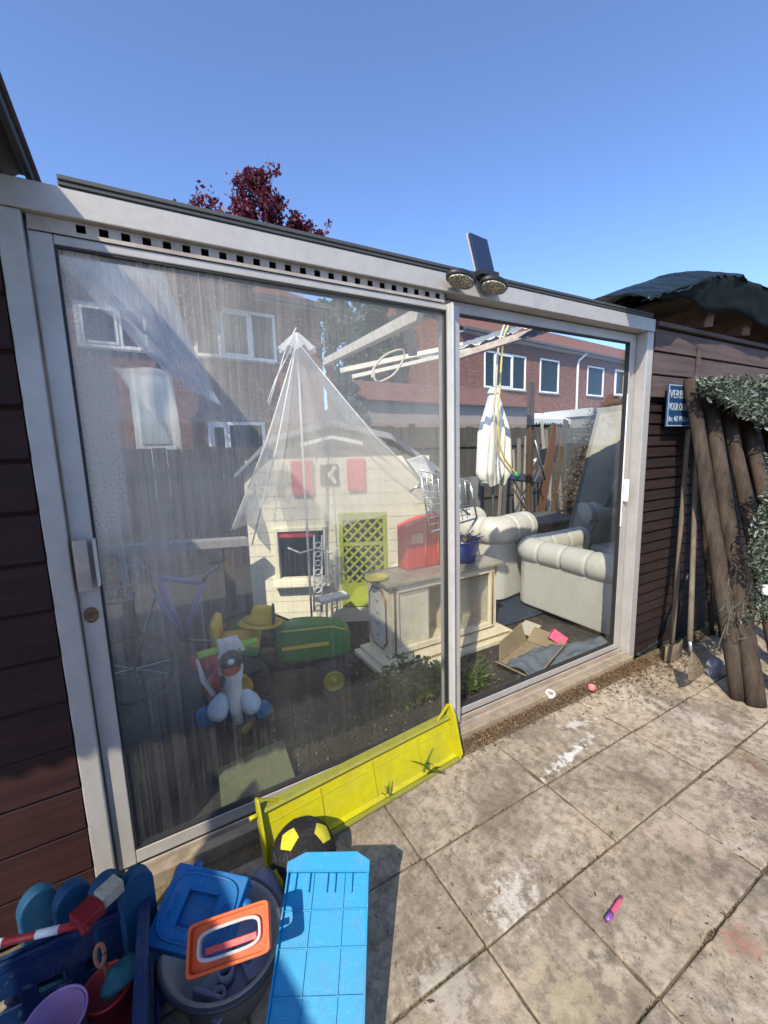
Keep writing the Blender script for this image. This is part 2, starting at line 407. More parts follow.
# ------------------------------------------------------------------ ground
def patio_material():
    k = NT('old_concrete_slabs'); o = k.obj(); g = k.n('NewGeometry')
    isl = k.ramp(g.outputs['Random Per Island'], [(0, (.31, .262, .195)), (.5, (.37, .315, .24)), (1, (.43, .365, .275))])
    n1 = k.noise(o, 3.2, 8, .68); n2 = k.noise(o, 26, 6, .7); n3 = k.noise(o, 140, 3, .7); n4 = k.noise(k.mapping(o, (1, 1, 1), (0, 0, 0), (7, 3, 0)), 1.6, 5, .6)
    c = k.mix(k.ramp(n1, [(.42, 0), (.56, 1)]), k.mix(.62, isl, (.13, .10, .07)), isl)
    # sandy film, pale lime bloom and dark moss in patches
    c = k.mix(k.math('MULTIPLY', k.ramp(n4, [(.46, 0), (.6, 1)]), .6), c, (.45, .365, .26))
    n5 = k.noise(k.mapping(o, (1, 1, 1), (0, 0, 0), (2, 9, 0)), 5.5, 7, .7)
    c = k.mix(k.math('MULTIPLY', k.ramp(n5, [(.56, 0), (.70, 1)]), .55), c, (.52, .48, .42))
    n6 = k.noise(k.mapping(o, (1, 1, 1), (0, 0, 0), (12, 1, 0)), 9, 6, .75)
    c = k.mix(k.math('MULTIPLY', k.ramp(n6, [(.54, 0), (.66, 1)]), .65), c, (.105, .09, .06))
    c = k.mix(k.math('MULTIPLY', k.ramp(n2, [(.42, 0), (.62, 1)]), .6), c, (.10, .082, .062))
    v = k.n('TexVoronoi'); v.inputs['Scale'].default_value = 55; k.l(o, v.inputs['Vector'])
    c = k.mix(k.math('MULTIPLY', k.ramp(v.outputs['Distance'], [(.10, 1), (.22, 0)]), k.math('MULTIPLY', k.ramp(n2, [(.48, 0), (.6, 1)]), .6)), c, (.06, .045, .035))
    # a few stains with a place of their own: chalk dust, spilt sand, brick dust
    def blob(x, y, sx, sy, rot, col, amt, c):
        m = k.mapping(o, (1/sx, 1/sy, 0), (0, 0, 0), (0, 0, 0))
        vm = k.n('VectorMath', operation='SUBTRACT'); k.l(o, vm.inputs[0]); vm.inputs[1].default_value = (x, y, 0)
        vr = k.n('VectorRotate', rotation_type='Z_AXIS'); k.l(vm.outputs[0], vr.inputs['Vector']); vr.inputs['Angle'].default_value = -rot
        vs = k.n('VectorMath', operation='MULTIPLY'); k.l(vr.outputs[0], vs.inputs[0]); vs.inputs[1].default_value = (1/sx, 1/sy, 0)
        ln = k.n('VectorMath', operation='LENGTH'); k.l(vs.outputs[0], ln.inputs[0])
        e = k.math('ADD', k.math('ADD', ln.outputs['Value'], k.math('MULTIPLY_ADD', n2, 4.4, -2.2)), k.math('MULTIPLY_ADD', n6, 2.4, -1.2))
        f = k.math('MULTIPLY', k.ramp(e, [(.35, 1), (1.0, 0)]), amt*.8)
        return k.mix(f, c, col)
    for px, py, qx, qy, w, col, amt in ((545, 768, 592, 730, .022, (.75, .73, .70), .75), (560, 722, 590, 712, .03, (.6, .58, .55), .6), (500, 905, 525, 872, .07, (.58, .54, .48), .75),
                               (590, 935, 620, 968, .05, (.50, .44, .34), .5), (430, 940, 470, 1010, .08, (.50, .46, .40), .5),
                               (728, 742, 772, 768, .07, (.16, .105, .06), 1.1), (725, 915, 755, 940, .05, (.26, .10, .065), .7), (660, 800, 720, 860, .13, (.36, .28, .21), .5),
                               (630, 690, 760, 730, .07, (.48, .42, .35), .5), (690, 730, 768, 790, .13, (.44, .37, .29), .6), (545, 955, 600, 1020, .12, (.33, .29, .16), .5)):
        a, b = at(px, py, Z=.04), at(qx, qy, Z=.04); m_ = (a+b)/2; dv = b-a
        c = blob(m_.x, m_.y, dv.length*.55+.01, w, math.atan2(dv.y, dv.x), col, amt, c)
    p = k.n('BsdfPrincipled'); p.inputs['Roughness'].default_value = .88; p.inputs['Specular IOR Level'].default_value = .2; k.l(c, p.inputs['Base Color'])
    h = k.math('ADD', k.math('MULTIPLY', n2, .6), k.math('MULTIPLY', n3, .5))
    bb = k.n('Bump'); bb.inputs['Strength'].default_value = .55; bb.inputs['Distance'].default_value = .006
    k.l(h, bb.inputs['Height']); k.l(bb.outputs[0], p.inputs['Normal']); k.l(p.outputs[0], k.out.inputs[0]); return k.m
SLAB = patio_material()
SOIL = mat('dark_joint_soil', (.17, .13, .085), .95, 0, .6, 20, .8, 90, .1, dcol=(.035, .04, .02))
YARD = mat('damp_yard_ground', (.055, .050, .042), .9, 0, .7, 3, .7, 40, .2, dcol=(.022, .022, .02))
LAWN = mat('distant_ground', (.06, .075, .03), .95, 0, .5, 1, .5, 20, .1)
g = MB(); g.face([(-200, -200, -.03), (200, -200, -.03), (200, 300, -.03), (-200, 300, -.03)])
tag(g.build('ground', LAWN), kind='structure')
g = MB(); g.grid(lambda u, v: V((-.6+4.4*u, -1.9+1.895*v, -.0062+.0065*noise.noise(V((u*26, v*11, 0)))+.003*noise.noise(V((u*90, v*40, 4))))), 330, 142)
g.span((-4, -5, -.030), (8, -.005, -.016)); tag(g.build('joint_soil', SOIL, smooth=False), kind='structure')
# slabs: rows 30 cm deep, staggered
g = MB()
joints = {0: [.67+.6*i for i in range(-8, 12)], 1: [.68+.595*i for i in range(-8, 12)],
          2: sorted([.68-.6*i for i in range(1, 8)] + [.68] + [.965+.6*i for i in range(0, 12)]),
          3: sorted([.68-.6*i for i in range(1, 8)] + [.68] + [.965+.6*i for i in range(0, 12)])}
y = -.095
for r in range(0, 16):
    js = joints.get(r) or [(.3*(r % 2)+.38)+.6*i for i in range(-8, 12)]
    for a, b in zip(js, js[1:]):
        q = .0025+rnd.random()*.002; tz = [rnd.uniform(-.0012, .0012) for _ in range(4)]; dz = rnd.uniform(-.002, .0015)
        rot = rnd.uniform(-.006, .006); cx, cy = (a+b)/2, y-.147
        def C(x, yy, z):
            x -= cx; yy -= cy; return (cx+x*math.cos(rot)-yy*math.sin(rot), cy+x*math.sin(rot)+yy*math.cos(rot), z)
        x0, x1, y1, y0_ = a+q, b-q, y-q, y-.294+q
        cs4 = [(x0, y0_, tz[0]), (x1, y0_, tz[1]), (x1, y1, tz[2]), (x0, y1, tz[3])]; t = []
        for (ax_, ay_, az_), (bx_, by_, bz_) in zip(cs4, cs4[1:]+cs4[:1]):
            m_ = max(2, int(math.hypot(bx_-ax_, by_-ay_)/.022)) if (r < 5 and -.5 < a < 3.6) else 1
            for i_ in range(m_):
                t_ = i_/m_; X_, Y_ = ax_+(bx_-ax_)*t_, ay_+(by_-ay_)*t_
                nn = noise.noise(V((X_*38, Y_*38, r)))*.0022 + (max(0, noise.noise(V((X_*13, Y_*13, 7)))-.32))*-.022
                dx_, dy_ = cx-X_, cy-Y_; L_2 = math.hypot(dx_, dy_) or 1
                t.append(C(X_-dx_/L_2*nn, Y_-dy_/L_2*nn, dz+az_+(bz_-az_)*t_))
        bt = [(p[0], p[1], -.04) for p in t]
        tv = [g.b.verts.new(p) for p in t]; bv = [g.b.verts.new(p) for p in bt]
        g.b.faces.new(tv)
        for i in range(len(tv)): g.b.faces.new([tv[i], bv[i], bv[(i+1) % len(tv)], tv[(i+1) % len(tv)]])
    y -= .294
tag(g.build('patio_paving', SLAB, bevel=.004), kind='structure')
g = MB(); g.span((-3, .02, -.02), (14, 9, -.006)); tag(g.build('yard_ground', YARD), kind='structure')

# ------------------------------------------------------------------ the sliding glass door
XA, XB, ZT = -.254, 2.557, 2.02
door = thing('sliding_glass_door', 'wide aluminium sliding door frame with two dusty glass panels and square vent holes', 'sliding door', (XA, 0, 0))
g = MB(); g.span((XA, -.004, 1.952), (XB, .11, ZT)); g.build('header', ALU, door, True, .003)
g = MB(); g.span((-.12, -.008, ZT+.001), (2.52, .10, ZT+.012)); g.span((-.12, -.012, ZT+.012), (2.52, .10, ZT+.024)); g.build('drip_cap', mat('dark_cap', (.07, .075, .07), .6, .3), door, True, .002)
g = MB(); g.span((XA, 0, 0), (-.203, .11, 1.951)); g.build('jamb', ALU, door, True, .004)
g = MB(); g.span((2.497, 0, 0), (XB, .11, 1.951)); g.build('jamb', ALU, door, True, .004)
g = MB(); g.span((-.202, -.03, -.01), (2.496, .12, .045)); g.build('sill', SILLM, door, True, .004)
g = MB(); g.span((-.18, .008, .0455), (2.49, .016, .062)); g.span((-.18, .050, .0455), (2.49, .058, .062)); g.build('bottom_track', ALU2, door, True, .001)
# vent strip with 24 square holes above the left panel
vx0, vx1 = -.195, 1.095
cs = [-.085+i*(1.062+.085)/23 for i in range(24)]
g = MB(); g.holes((vx0, .016, 1.916), (1, 0, 0), (0, 0, 1), vx1-vx0, .0355, [(c-vx0-.0105, .010, c-vx0+.0105, .030) for c in cs], -.004)
g.build('vent_strip', ALU2, door, True)
g = MB(); g.span((-.20, .056, 1.88), (1.11, .060, 1.951)); g.span((-.20, .022, 1.945), (1.11, .0555, 1.9515)); g.build('vent_shade_lining', BLACKP, door, True)  # black lining added so the vent holes look dark and shaded
def panel(x0, x1, z0, z1, y, lw, rw, bw, tw, pane_mat, seal=True, dep=.032):
    p = thing('door_panel', None, None, (x0, y, z0)); p.parent = door; p.location = (x0-XA, y, z0)
    def L(a, b): 
        gg = MB(); gg.span((a[0]-x0, a[1], a[2]-z0), (b[0]-x0, b[1], b[2]-z0)); return gg
    L((x0, 0, z0), (x0+lw, dep, z1)).build('stile', ALU, p, bevel=.003)
    L((x1-rw, 0, z0), (x1, dep, z1)).build('stile', ALU, p, bevel=.003)
    L((x0+lw+.0005, .001, z0), (x1-rw-.0005, dep-.001, z0+bw)).build('bottom_rail', ALU, p, bevel=.003)
    L((x0+lw+.0005, .001, z1-tw), (x1-rw-.0005, dep-.001, z1)).build('top_rail', ALU, p, bevel=.003)
    a, b, c, d = x0+lw, x1-rw, z0+bw, z1-tw
    gg = MB(); s_ = .006
    for q in (((a, c), (a+s_, d)), ((b-s_, c), (b, d)), ((a+s_, c), (b-s_, c+s_)), ((a+s_, d-s_), (b-s_, d))):
        gg.span((q[0][0]-x0, .004, q[0][1]-z0), (q[1][0]-x0, dep-.004, q[1][1]-z0))
    gg.build('seal', RUB, p)
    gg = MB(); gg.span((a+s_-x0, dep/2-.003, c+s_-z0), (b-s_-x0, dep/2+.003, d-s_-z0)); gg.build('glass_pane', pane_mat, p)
    return p
pl = panel(-.198, 1.176, .062, 1.915, .020, .050, .066, .045, .024, m_pane('dusty_glare_glass', True))
pr = panel(1.12, 2.492, .062, 1.948, .062, .05, .05, .035, .045, m_pane('clear_glass', False))
g = MB(); g.span((1.1105, -.012, .064), (1.120, .0195, 1.914)); g.build('mullion_edge', mat('sunlit_aluminium', (.62, .60, .56), .45, .2, .3, 5, .05, 120), pl, True, .0015)  # lighter aluminium, sunlight on the mullion's left face put into the colour
# handle, lock
g = MB(); g.span((-.192, -.022, .985), (-.160, -.010, 1.13)); g.span((-.192, -.010, .985), (-.184, .019, 1.13)); o_ = g.build('handle', ALU2, pl, True, .003)
g = MB(); g.span((-.150, -.004, .99), (-.143, .022, 1.125)); g.build('handle_lip', mat('cream_lip', (.6, .57, .5), .4), pl, True, .001)
g = MB(); R90 = Rx(PI/2); g.lathe([(0, 0), (.015, 0), (.017, .003), (.010, .006), (.008, .002), (0, .002)], (-.176, .0195, .905), 20, 1, 1.35, R90); g.build('lock', mat('rust', (.22, .12, .06), .8, .3, .8, 60, .5, 100), pl, True, smooth=True)
g = MB(); g.span((2.445, .035, 1.0), (2.462, .0615, 1.13)); g.build('handle', WHITEPL, pr, True, .004)
g = MB(); g.span((2.43, .058, .85), (2.4395, .0615, 1.62)); g.build('glazing_bead', WHITEPL, pr, True, .001)

# ------------------------------------------------------------------ siding walls
def siding(name, label, x0, x1, z0, z1, bh, m, y=0.0, t=.02, bow=0):
    r = thing(name, label, 'wall', ((x0+x1)/2, y, 0))
    g = MB(); z = z0
    while z < z1-.01:
        zt = min(z+bh, z1)
        prof = [(y, z), (y-.004, z+.004), (y+.005, zt-.012), (y+.012, zt-.004), (y+.012, zt), (y+t, zt), (y+t, z)]
        g.prism([(x0, a, b) for a, b in prof], (x1-x0, 0, 0)); z += bh
    g.build('boards', m, r, True)
    g = MB(); g.span((x0, y+t+.001, z0), (x1, y+t+.03, z1)); g.build('backing', DARKWOOD, r, True)
    return r
siding('wooden_wall', 'dark red-brown horizontal board wall left of the door frame', -3.2, XA-.003, 0, 1.99, .135, REDWOOD)
sh = siding('shed_wall', 'dark weathered board shed wall between door frame and leaning poles', XB+.003, 6.0, 0, 1.98, .066, m_wood('dark_shed_siding', (.034, .019, .015), (.012, .007, .006), 1, 0, .7), y=.025)
# smooth upper boards, mauve grey
g = MB(); z = 1.60
for k_ in range(3):
    g.prism([(XB+.01, a, b) for a, b in ((.0, z), (-.004, z+.004), (.0, z+.118), (.016, z+.126), (.022, z+.126), (.022, z))], (6-XB, 0, 0)); z += .128
g.build('upper_boards', GREYWOOD, sh, True)
g = MB(); g.span((3.02, -.016, 1.60), (3.06, -.005, 1.92)); g.build('batten', GREYWOOD, sh, True, .002)
g = MB(); g.span((XB+.01, -.02, 1.985), (6, .1, 2.01)); g.build('fascia', GREYWOOD, sh, True, .003)

# roof over the shed with rafters and a black tarp
srf = thing('shed_roof', 'low flat shed roof with rafter ends showing beneath a dark tarp', 'roof', (4.0, .4, 2.0))
def rafter(x, y0, y1, z0, z1): 
    g = MB(); g.bar((x, y0, z0), (x+.25, y1, z1), .06, .11); g.build('rafter', m_wood('rafter_wood', (.20, .13, .09), (.09, .055, .04), 1, 1, .8), srf, True, .003)
for x in (3.05, 3.55, 4.1, 4.7): rafter(x, -.05, .6, 2.08, 2.16)
g = MB(); g.span((2.95, .03, 2.21), (6.2, .62, 2.235)); g.build('roof_board', DARKWOOD, srf, True, .003)
TARP = mat('black_green_tarp', (.007, .012, .012), .30, 0, .1, 8, .5, 14, .45, stretch=(3, 1, 1))
def tarp_f(ref):
    # ridge line of the draped tarp, from picture estimates at Y=.15
    def f(u, v):
        i = u*(len(ref)-1); a = int(min(i, len(ref)-2)); t = i-a
        top = V(ref[a]).lerp(V(ref[a+1]), t)
        yy = -.16 + v*.84
        zz = top.z - .10*max(0, (.30-v)/.30)**1.6 + .03*math.sin(v*3) - .10*v
        n = noise.noise(V((top.x*6, yy*2.0, 3))) * .022 + noise.noise(V((top.x*24+yy*9, yy*3, 1)))*.012 + .005*math.sin(top.x*70+yy*22+4*noise.noise(V((top.x*3, yy, 0))))
        return V((top.x + .03*n, yy+.03*noise.noise(V((top.x*5, v*9, 7))), zz+n))
    return f
ref = [at(585, 301, Y=.2), at(612, 293, Y=.2), at(640, 284, Y=.2), at(658, 279, Y=.2), at(690, 287, Y=.2), at(720, 298, Y=.2), at(768, 316, Y=.2), (5.2, .2, 2.36), (6, .2, 2.33)]
tp = MB(); tp.grid(tarp_f(ref), 120, 30)
tarp = tp.build('tarp', TARP, None, smooth=True, solid=.004)
tag(tarp, 'shiny black-green tarp crumpled over the shed roof against the sky', 'tarp')
# lower skirt of the tarp hanging over the roof edge
g = MB()
def sk(u, v):
    i = u*(len(ref)-1); a = int(min(i, len(ref)-2)); t = i-a; top = V(ref[a]).lerp(V(ref[a+1]), t)
    z1 = top.z-.09; z0 = 2.09 - .02*math.sin(u*23)
    z = z1+(z0-z1)*v if z1 > z0 else z1-.005*v
    return V((top.x, -.155+.05*v+.02*noise.noise(V((top.x*9, v*3, 2))), z))
g.grid(sk, 100, 6); g.build('tarp_skirt', mat('matt_dark_tarp', (.010, .014, .014), .8, 0, .2, 8, .4, 20, .1), tarp, smooth=True, solid=.004)

# left lean-to roof edge (corrugated), runs towards the camera
lr = thing('corrugated_roof', 'dark corrugated roof edge in the top left corner above the red-brown wall', 'roof', (-.6, -1.2, 2.1))
DKC = mat('dark_corrugated', (.045, .04, .04), .6, .2, .3, 8, .1, 40)
g = MB()
def cf(u, v):
    X = -.165 - u*1.9; Yv = -1.15 + v*1.29
    return V((X, Yv, 2.085 + .10*u*1.9*.3 + .012*math.sin(X*2*PI/.076)))
g.grid(cf, 150, 4); g.build('roof_sheet', DKC, lr, True, smooth=True, solid=.004)
g = MB(); g.span((-.19, -1.15, 2.045), (-.175, .12, 2.075)); g.build('edge_trim', mat('dark_trim', (.03, .03, .032), .5), lr, True, .003)

# ------------------------------------------------------------------ solar lamp on the header
sl = thing('solar_lamp', 'black solar wall lamp with raised panel and two oval lamp heads above the door', 'solar lamp', (1.22, .0, ZT+.02))
pc = at(482, 262, Y=-.03)
g = MB(); R = Rz(rad(8)) @ Rx(rad(-16)) ; g.box((1.275, .0, 2.115), (.108, .014, .165), R); g.build('solar_panel', mat('solar_cell', (.012, .02, .045), .15, 0, .1, 20, 0, 10, .8), sl, True, .003)
g = MB()
g.box((1.275, .0125, 2.116), (.115, .010, .172), R); g.build('panel_backing', mat('pale_housing', (.32, .34, .33), .5), sl, True, .003)
g = MB(); g.tube([(1.265, .01, 2.02), (1.265, -.02, 2.015), (1.265, -.05, 2.01)], .012); g.box((1.265, -.035, 2.028), (.10, .05, .022)); g.build('bracket', BLACKP, sl, True, .004)
LED = NT('led_lens'); vv = LED.n('TexVoronoi'); vv.inputs['Scale'].default_value = 110; LED.l(LED.obj(), vv.inputs['Vector'])
pp = LED.n('BsdfPrincipled'); LED.l(LED.ramp(vv.outputs['Distance'], [(.2, (.62, .55, .38)), (.55, (.16, .14, .10))]), pp.inputs['Base Color']); pp.inputs['Roughness'].default_value = .3; LED.l(pp.outputs[0], LED.out.inputs[0])
for px, py in ((461, 279), (494, 285)):
    c = at(px, py, Y=-.055); R = Ry(rad(8)) @ Rx(rad(-14))
    g = MB(); g.lathe([(0, .020), (.052, .018), (.066, .008), (.066, -.004), (.061, -.010), (0, -.010)], c, 32, 1, .62, R); h_ = g.build('lamp_head', BLACKP, sl, True, smooth=True)
    g = MB(); g.lathe([(0, -.0105), (.059, -.0105), (.056, -.016), (0, -.018)], c, 32, 1, .62, R)
    g.build('lens', LED.m, h_, True, smooth=True)

# ------------------------------------------------------------------ sign
SB = mat('sign_blue', (.012, .05, .14), .4, 0, .3, 14, .05, 60); SW = mat('sign_white', (.40, .45, .48), .5, 0, .4, 30, 0)
sg = thing('warning_sign', 'small blue no-trespassing sign with white Dutch lettering on the shed wall', 'sign', (2.86, -.03, 1.43))
g = MB(); g.span((-.185, -.004, 0), (.185, .004, .245)); g.build('plate', SB, sg, bevel=.002)
g = MB(); 
for a, b in (((-.18, 0, .004), (.18, 0, .009)), ((-.18, 0, .236), (.18, 0, .241)), ((-.18, 0, .0095), (-.175, 0, .2355)), ((.175, 0, .0095), (.18, 0, .2355))):
    g.span((a[0], -.0062, a[2]), (b[0], -.0045, b[2]))
g.build('border', SW, sg)
for s_, z, sz, xs_ in (('VERBODEN', .165, .068, .95), ('VOOR ONBEVOEGDEN', .095, .062, .58), ('Art. 461 Wetb. v. Strafr.', .030, .048, .68)):
    t = text('lettering', s_, sz, SW, sg, (-.168, -.0046, z), (PI/2, 0, 0)); t.scale = (xs_, 1.0, 1)

# ------------------------------------------------------------------ poles, rakes, net by the shed
def pole(b, t, r, label, flat=.8):
    b, t = V(b), V(t)
    o = thing('wooden_pole', label, 'pole', b, group='long weathered poles leaning on the shed wall')
    g = MB(); n = 14; pts = [b.lerp(t, i/n) + V((.006*noise.noise(V((i*.6, b.x*9, 0))), .006*noise.noise(V((i*.6, 3, b.x*9))), 0)) for i in range(n+1)]
    g.tube(pts, [r*(1.08-.16*i/n) for i in range(n+1)], 14, flat=flat)
    m = g.build('shaft', POLEW, o, True, smooth=True)
    # a rolled / capped end
    return o
specs = [((740, 699), (690, 380), -.42, -.06, .041, 'thick brown pole nearest the sign, leaning on the shed wall'),
         ((757, 706), (707, 382), -.46, -.06, .041, 'second thick pole from the sign, its top just beside the camouflage net'),
         ((788, 700), (723, 392), -.50, -.08, .041, 'thick pole whose top disappears under the left end of the camouflage net'),
         ((812, 694), (741, 398), -.50, -.08, .040, 'thick pole crossing behind the hanging tail of the camouflage net'),
         ((838, 690), (760, 400), -.50, -.08, .040, 'pole at the right edge, mostly covered by the camouflage net'),
         ((752, 668), (716, 400), -.22, -.04, .030, 'thin dark pole set back between the second and third thick poles'),
         ((722, 655), (702, 400), -.16, -.03, .026, 'dark pole set back right behind the first thick pole'),
         ((785, 655), (735, 400), -.20, -.04, .032, 'dark set-back pole seen between the third and fourth thick poles'),
         ((712, 640), (696, 430), -.10, -.03, .016, 'slim stick standing behind the first thick pole')]
for (bx, by), (tx, ty), yb, yt, r, lab in specs:
    B = at(bx, by, Y=yb); T = at(tx, ty, Y=yt); B = V((B.x, yb, .0)) if r > .02 else V((B.x, yb, 0))
    # keep the pole's picture line: foot on the ground
    if r > .02 and by > 660:
        B = at(bx, by, Z=0.0)
    pole(B, T, r, lab)
def rake(b, t, label, kind):
    b, t = V(b), V(t); o = thing('garden_rake' if kind else 'flat_shovel', label, 'rake' if kind else 'shovel', (b.x, b.y, 0))
    g = MB(); g.tube([b.lerp(t, i/8) for i in range(9)], .0135, 10); g.build('handle', m_wood('handle_wood', (.20, .16, .11), (.09, .07, .05), 1, 2, .8), o, True, smooth=True)
    if kind:
        g = MB(); g.tube([b+V((0, 0, .0)), b+V((.0, -.01, -.06))], .009, 8); g.build('socket', CHROME, o, True, smooth=True)
        g = MB(); n = 21
        for i in range(n):
            a = (i-(n-1)/2)/(n-1)*1.05
            p = [b+V((0, -.012, -.05)), b+V((math.sin(a)*.11, -.03, -.05-math.cos(a)*.08)), b+V((math.sin(a)*.17, -.045, -.05-math.cos(a)*.145)), b+V((math.sin(a)*.175, -.03, -.05-math.cos(a)*.165))]
            g.tube(p, .0032, 5)
        for rr in (.07, .115):
            g.tube([b+V((math.sin(a)*rr*1.4, -.02-rr*.15, -.05-math.cos(a)*rr*.93)) for a in [x*.08-.5 for x in range(13)]], .004, 5)
        g.build('tines', mat('rake_tines', (.14, .11, .07), .8), o, True)
    else:
        g = MB()
        def f(u, v): return b+V(((u-.5)*.20, -.01-.02*math.cos((u-.5)*3), .02-.24*v))
        g.grid(f, 8, 4); g.build('blade', mat('brown_blade', (.15, .115, .075), .8), o, True, smooth=True, solid=.004)
b1 = at(692, 645, Y=-.14); t1 = at(700, 440, Y=-.03); b1 = V((b1.x, -.16, .32))
rake(at(690, 641, Y=-.34), at(697, 440, Y=-.06), 'leaf rake with fanned tines hanging head-down beside the poles', True)
rake(at(672, 645, Y=-.12), at(688, 430, Y=-.03), 'flat brown shovel standing blade-down just left of the leaf rake', False)
# hose loop on the ground at the wall
g = MB(); pts = [at(637, 655, Z=.02), at(660, 640, Z=.02), at(672, 612, Y=-.03), at(690, 570, Y=-.03)]
cur = [V(pts[0]).lerp(pts[1], i/6) for i in range(6)] + [V(pts[1]).lerp(pts[2], i/6) for i in range(6)] + [V(pts[2]).lerp(pts[3], i/6) for i in range(7)]
o_ = g.tube(cur, .009, 8).build('garden_hose', BLACKP, smooth=True); tag(o_, 'dark hose rising along the foot of the shed wall', 'hose')

# camouflage net: leafy strips over a shoulder of the poles and a hanging tail
NETM = m_leaf('net_strips', [(.008, .016, .009), (.03, .045, .025), (.07, .09, .055), (.24, .27, .20)], .1)
g = MB(); r_ = random.Random(3)
def strip(c, s):
    ax = V((r_.uniform(-1, 1), r_.uniform(-1, 1), r_.uniform(-1, 1))).normalized(); ay = ax.orthogonal().normalized()
    q = Quaternion(ax, r_.uniform(0, 6)); ay = q @ ay; w = s*.28
    p = [c-ax*s, c-ax*s*.3+ay*w, c+ax*s*.4+ay*w*.8+ax.cross(ay)*w, c+ax*s, c+ax*s*.3-ay*w, c-ax*s*.4-ay*w+ax.cross(ay)*w*.6]
    g.b.faces.new([g.b.verts.new(x) for x in p])
top = [(702, 384), (722, 384), (745, 380), (768, 376), (800, 372), (840, 372)]
low = [(705, 386), (722, 396), (738, 410), (762, 424), (800, 440), (840, 450)]
for i in range(4200):
    u = r_.random()*4.999; a = int(u); t = u-a; v = r_.random()
    px = (top[a][0]*(1-t)+top[a+1][0]*t)*(1-v)+(low[a][0]*(1-t)+low[a+1][0]*t)*v; py = (top[a][1]*(1-t)+top[a+1][1]*t)*(1-v)+(low[a][1]*(1-t)+low[a+1][1]*t)*v
    c = at(px, py, Y=-.14-.22*v*(.3+u/5)); c += V([r_.gauss(0, .018) for _ in range(3)]); strip(c, r_.uniform(.005, .016) if r_.random() < .7 else r_.uniform(.018, .034))
for i in range(3000):
    v = r_.random(); px = 768+r_.uniform(-1, 1)*(22-6*math.sin(v*9))+ (1-v)*26 + 8*v - 6; py = 455+ v*165
    if v > .82: px -= (v-.82)*60*r_.random()
    c = at(px, py, Y=-.52); c += V([r_.gauss(0, .012) for _ in range(3)]); strip(c, r_.uniform(.008, .022))
net = g.build('camouflage_net', NETM, normals=False); 
g = MB()
def nm(u, v):
    a = min(int(u*4.999), 4); t = u*4.999-a
    px = (top[a][0]*(1-t)+top[a+1][0]*t)*(1-v)+(low[a][0]*(1-t)+low[a+1][0]*t)*v; py = (top[a][1]*(1-t)+top[a+1][1]*t)*(1-v)+(low[a][1]*(1-t)+low[a+1][1]*t)*v
    return at(px, py+2, Y=-.12-.20*v*(.3+u))+V([.025*noise.noise(V((u*14, v*6, k_))) for k_ in (0, 5, 9)])
g.grid(nm, 60, 14); g.build('net_mesh', mat('dark_netting', (.018, .026, .016), .95, 0, .4, 30, .9, 60, .05), net, smooth=True, solid=.004)
tag(net, 'green-grey leafy camouflage net draped over the pole tops and hanging at the right edge', 'net')
g = MB()
for i in range(26):
    a = at(735+r_.uniform(-10, 22), 590+r_.uniform(-8, 40), Y=-.5); b = a + V((r_.uniform(-.10, .12), r_.uniform(-.03, .03), r_.uniform(-.13, .02))); m_ = (a+b)/2+V((r_.uniform(-.03, .03), 0, -.03))
    g.tube([a, m_, b], .0022, 5)
g.build('loose_cords', mat('net_cord', (.10, .10, .07), .8), net)
g = MB(); c = at(715, 668, Z=.05)
g.ball(c, (.05, .04, .065), 16)
for v in g.b.verts: v.co += V([.02*noise.noise(v.co*28+V((k, 0, 0))) for k in (0, 9, 19)])
tag(g.build('crumpled_wrapper', mat('pale_blue_wrapper', (.16, .18, .24), .4, 0, .6, 30, .3, 40), smooth=False), 'crumpled pale blue wrapper on the ground behind the first pole', 'litter')
g = MB(); c = at(765, 595, Y=-.54); g.lathe([(0, 0), (.018, 0), (.02, .05), (0, .055)], c, 14, 1, 1, Ry(.3)); tag(g.build('plastic_cup', WHITEPL, smooth=True), 'white plastic cup caught in the hanging camouflage net', 'cup')

# ------------------------------------------------------------------ small litter on the patio
c = at(549, 698, Z=.012)
g = MB(); g.lathe([(0, .0), (.022, .0), (.025, .030), (.020, .031), (.018, .010), (0, .008)], c+V((0, 0, .008)), 18, 1, 1, Rx(.35)); tag(g.build('bottle_cap', WHITEPL, smooth=True), 'small white round cap lying at the door sill', 'cap')
c = at(591, 691, Z=.0)
g = MB(); g.lathe([(0, .002), (.017, .002), (.02, .026), (.017, .026), (.014, .006), (0, .005)], c+V((0, 0, .006)), 18, 1, 1, Rx(.2)); tag(g.build('toy_cup', mat('dusky_pink', (.55, .16, .18), .5), smooth=True), 'tiny pink toy cup near the sill beside the white cap', 'toy cup')
a, b = at(607, 920, Z=.014), at(622, 897, Z=.014)
pn = thing('marker_pen', 'pink and purple pen lying alone on the slabs', 'pen', (a+b)/2)
g = MB(); g.tube([a, a.lerp(b, .1), a.lerp(b, .75), b], [.003, .0055, .006, .004], 10); g.build('barrel', mat('pen_pink', (.60, .08, .16), .35), pn, True, smooth=True)
g = MB(); g.tube([a.lerp(b, -.02), a.lerp(b, .30)], .0068, 10); g.build('cap', mat('pen_purple', (.22, .07, .30), .35), pn, True, smooth=True)
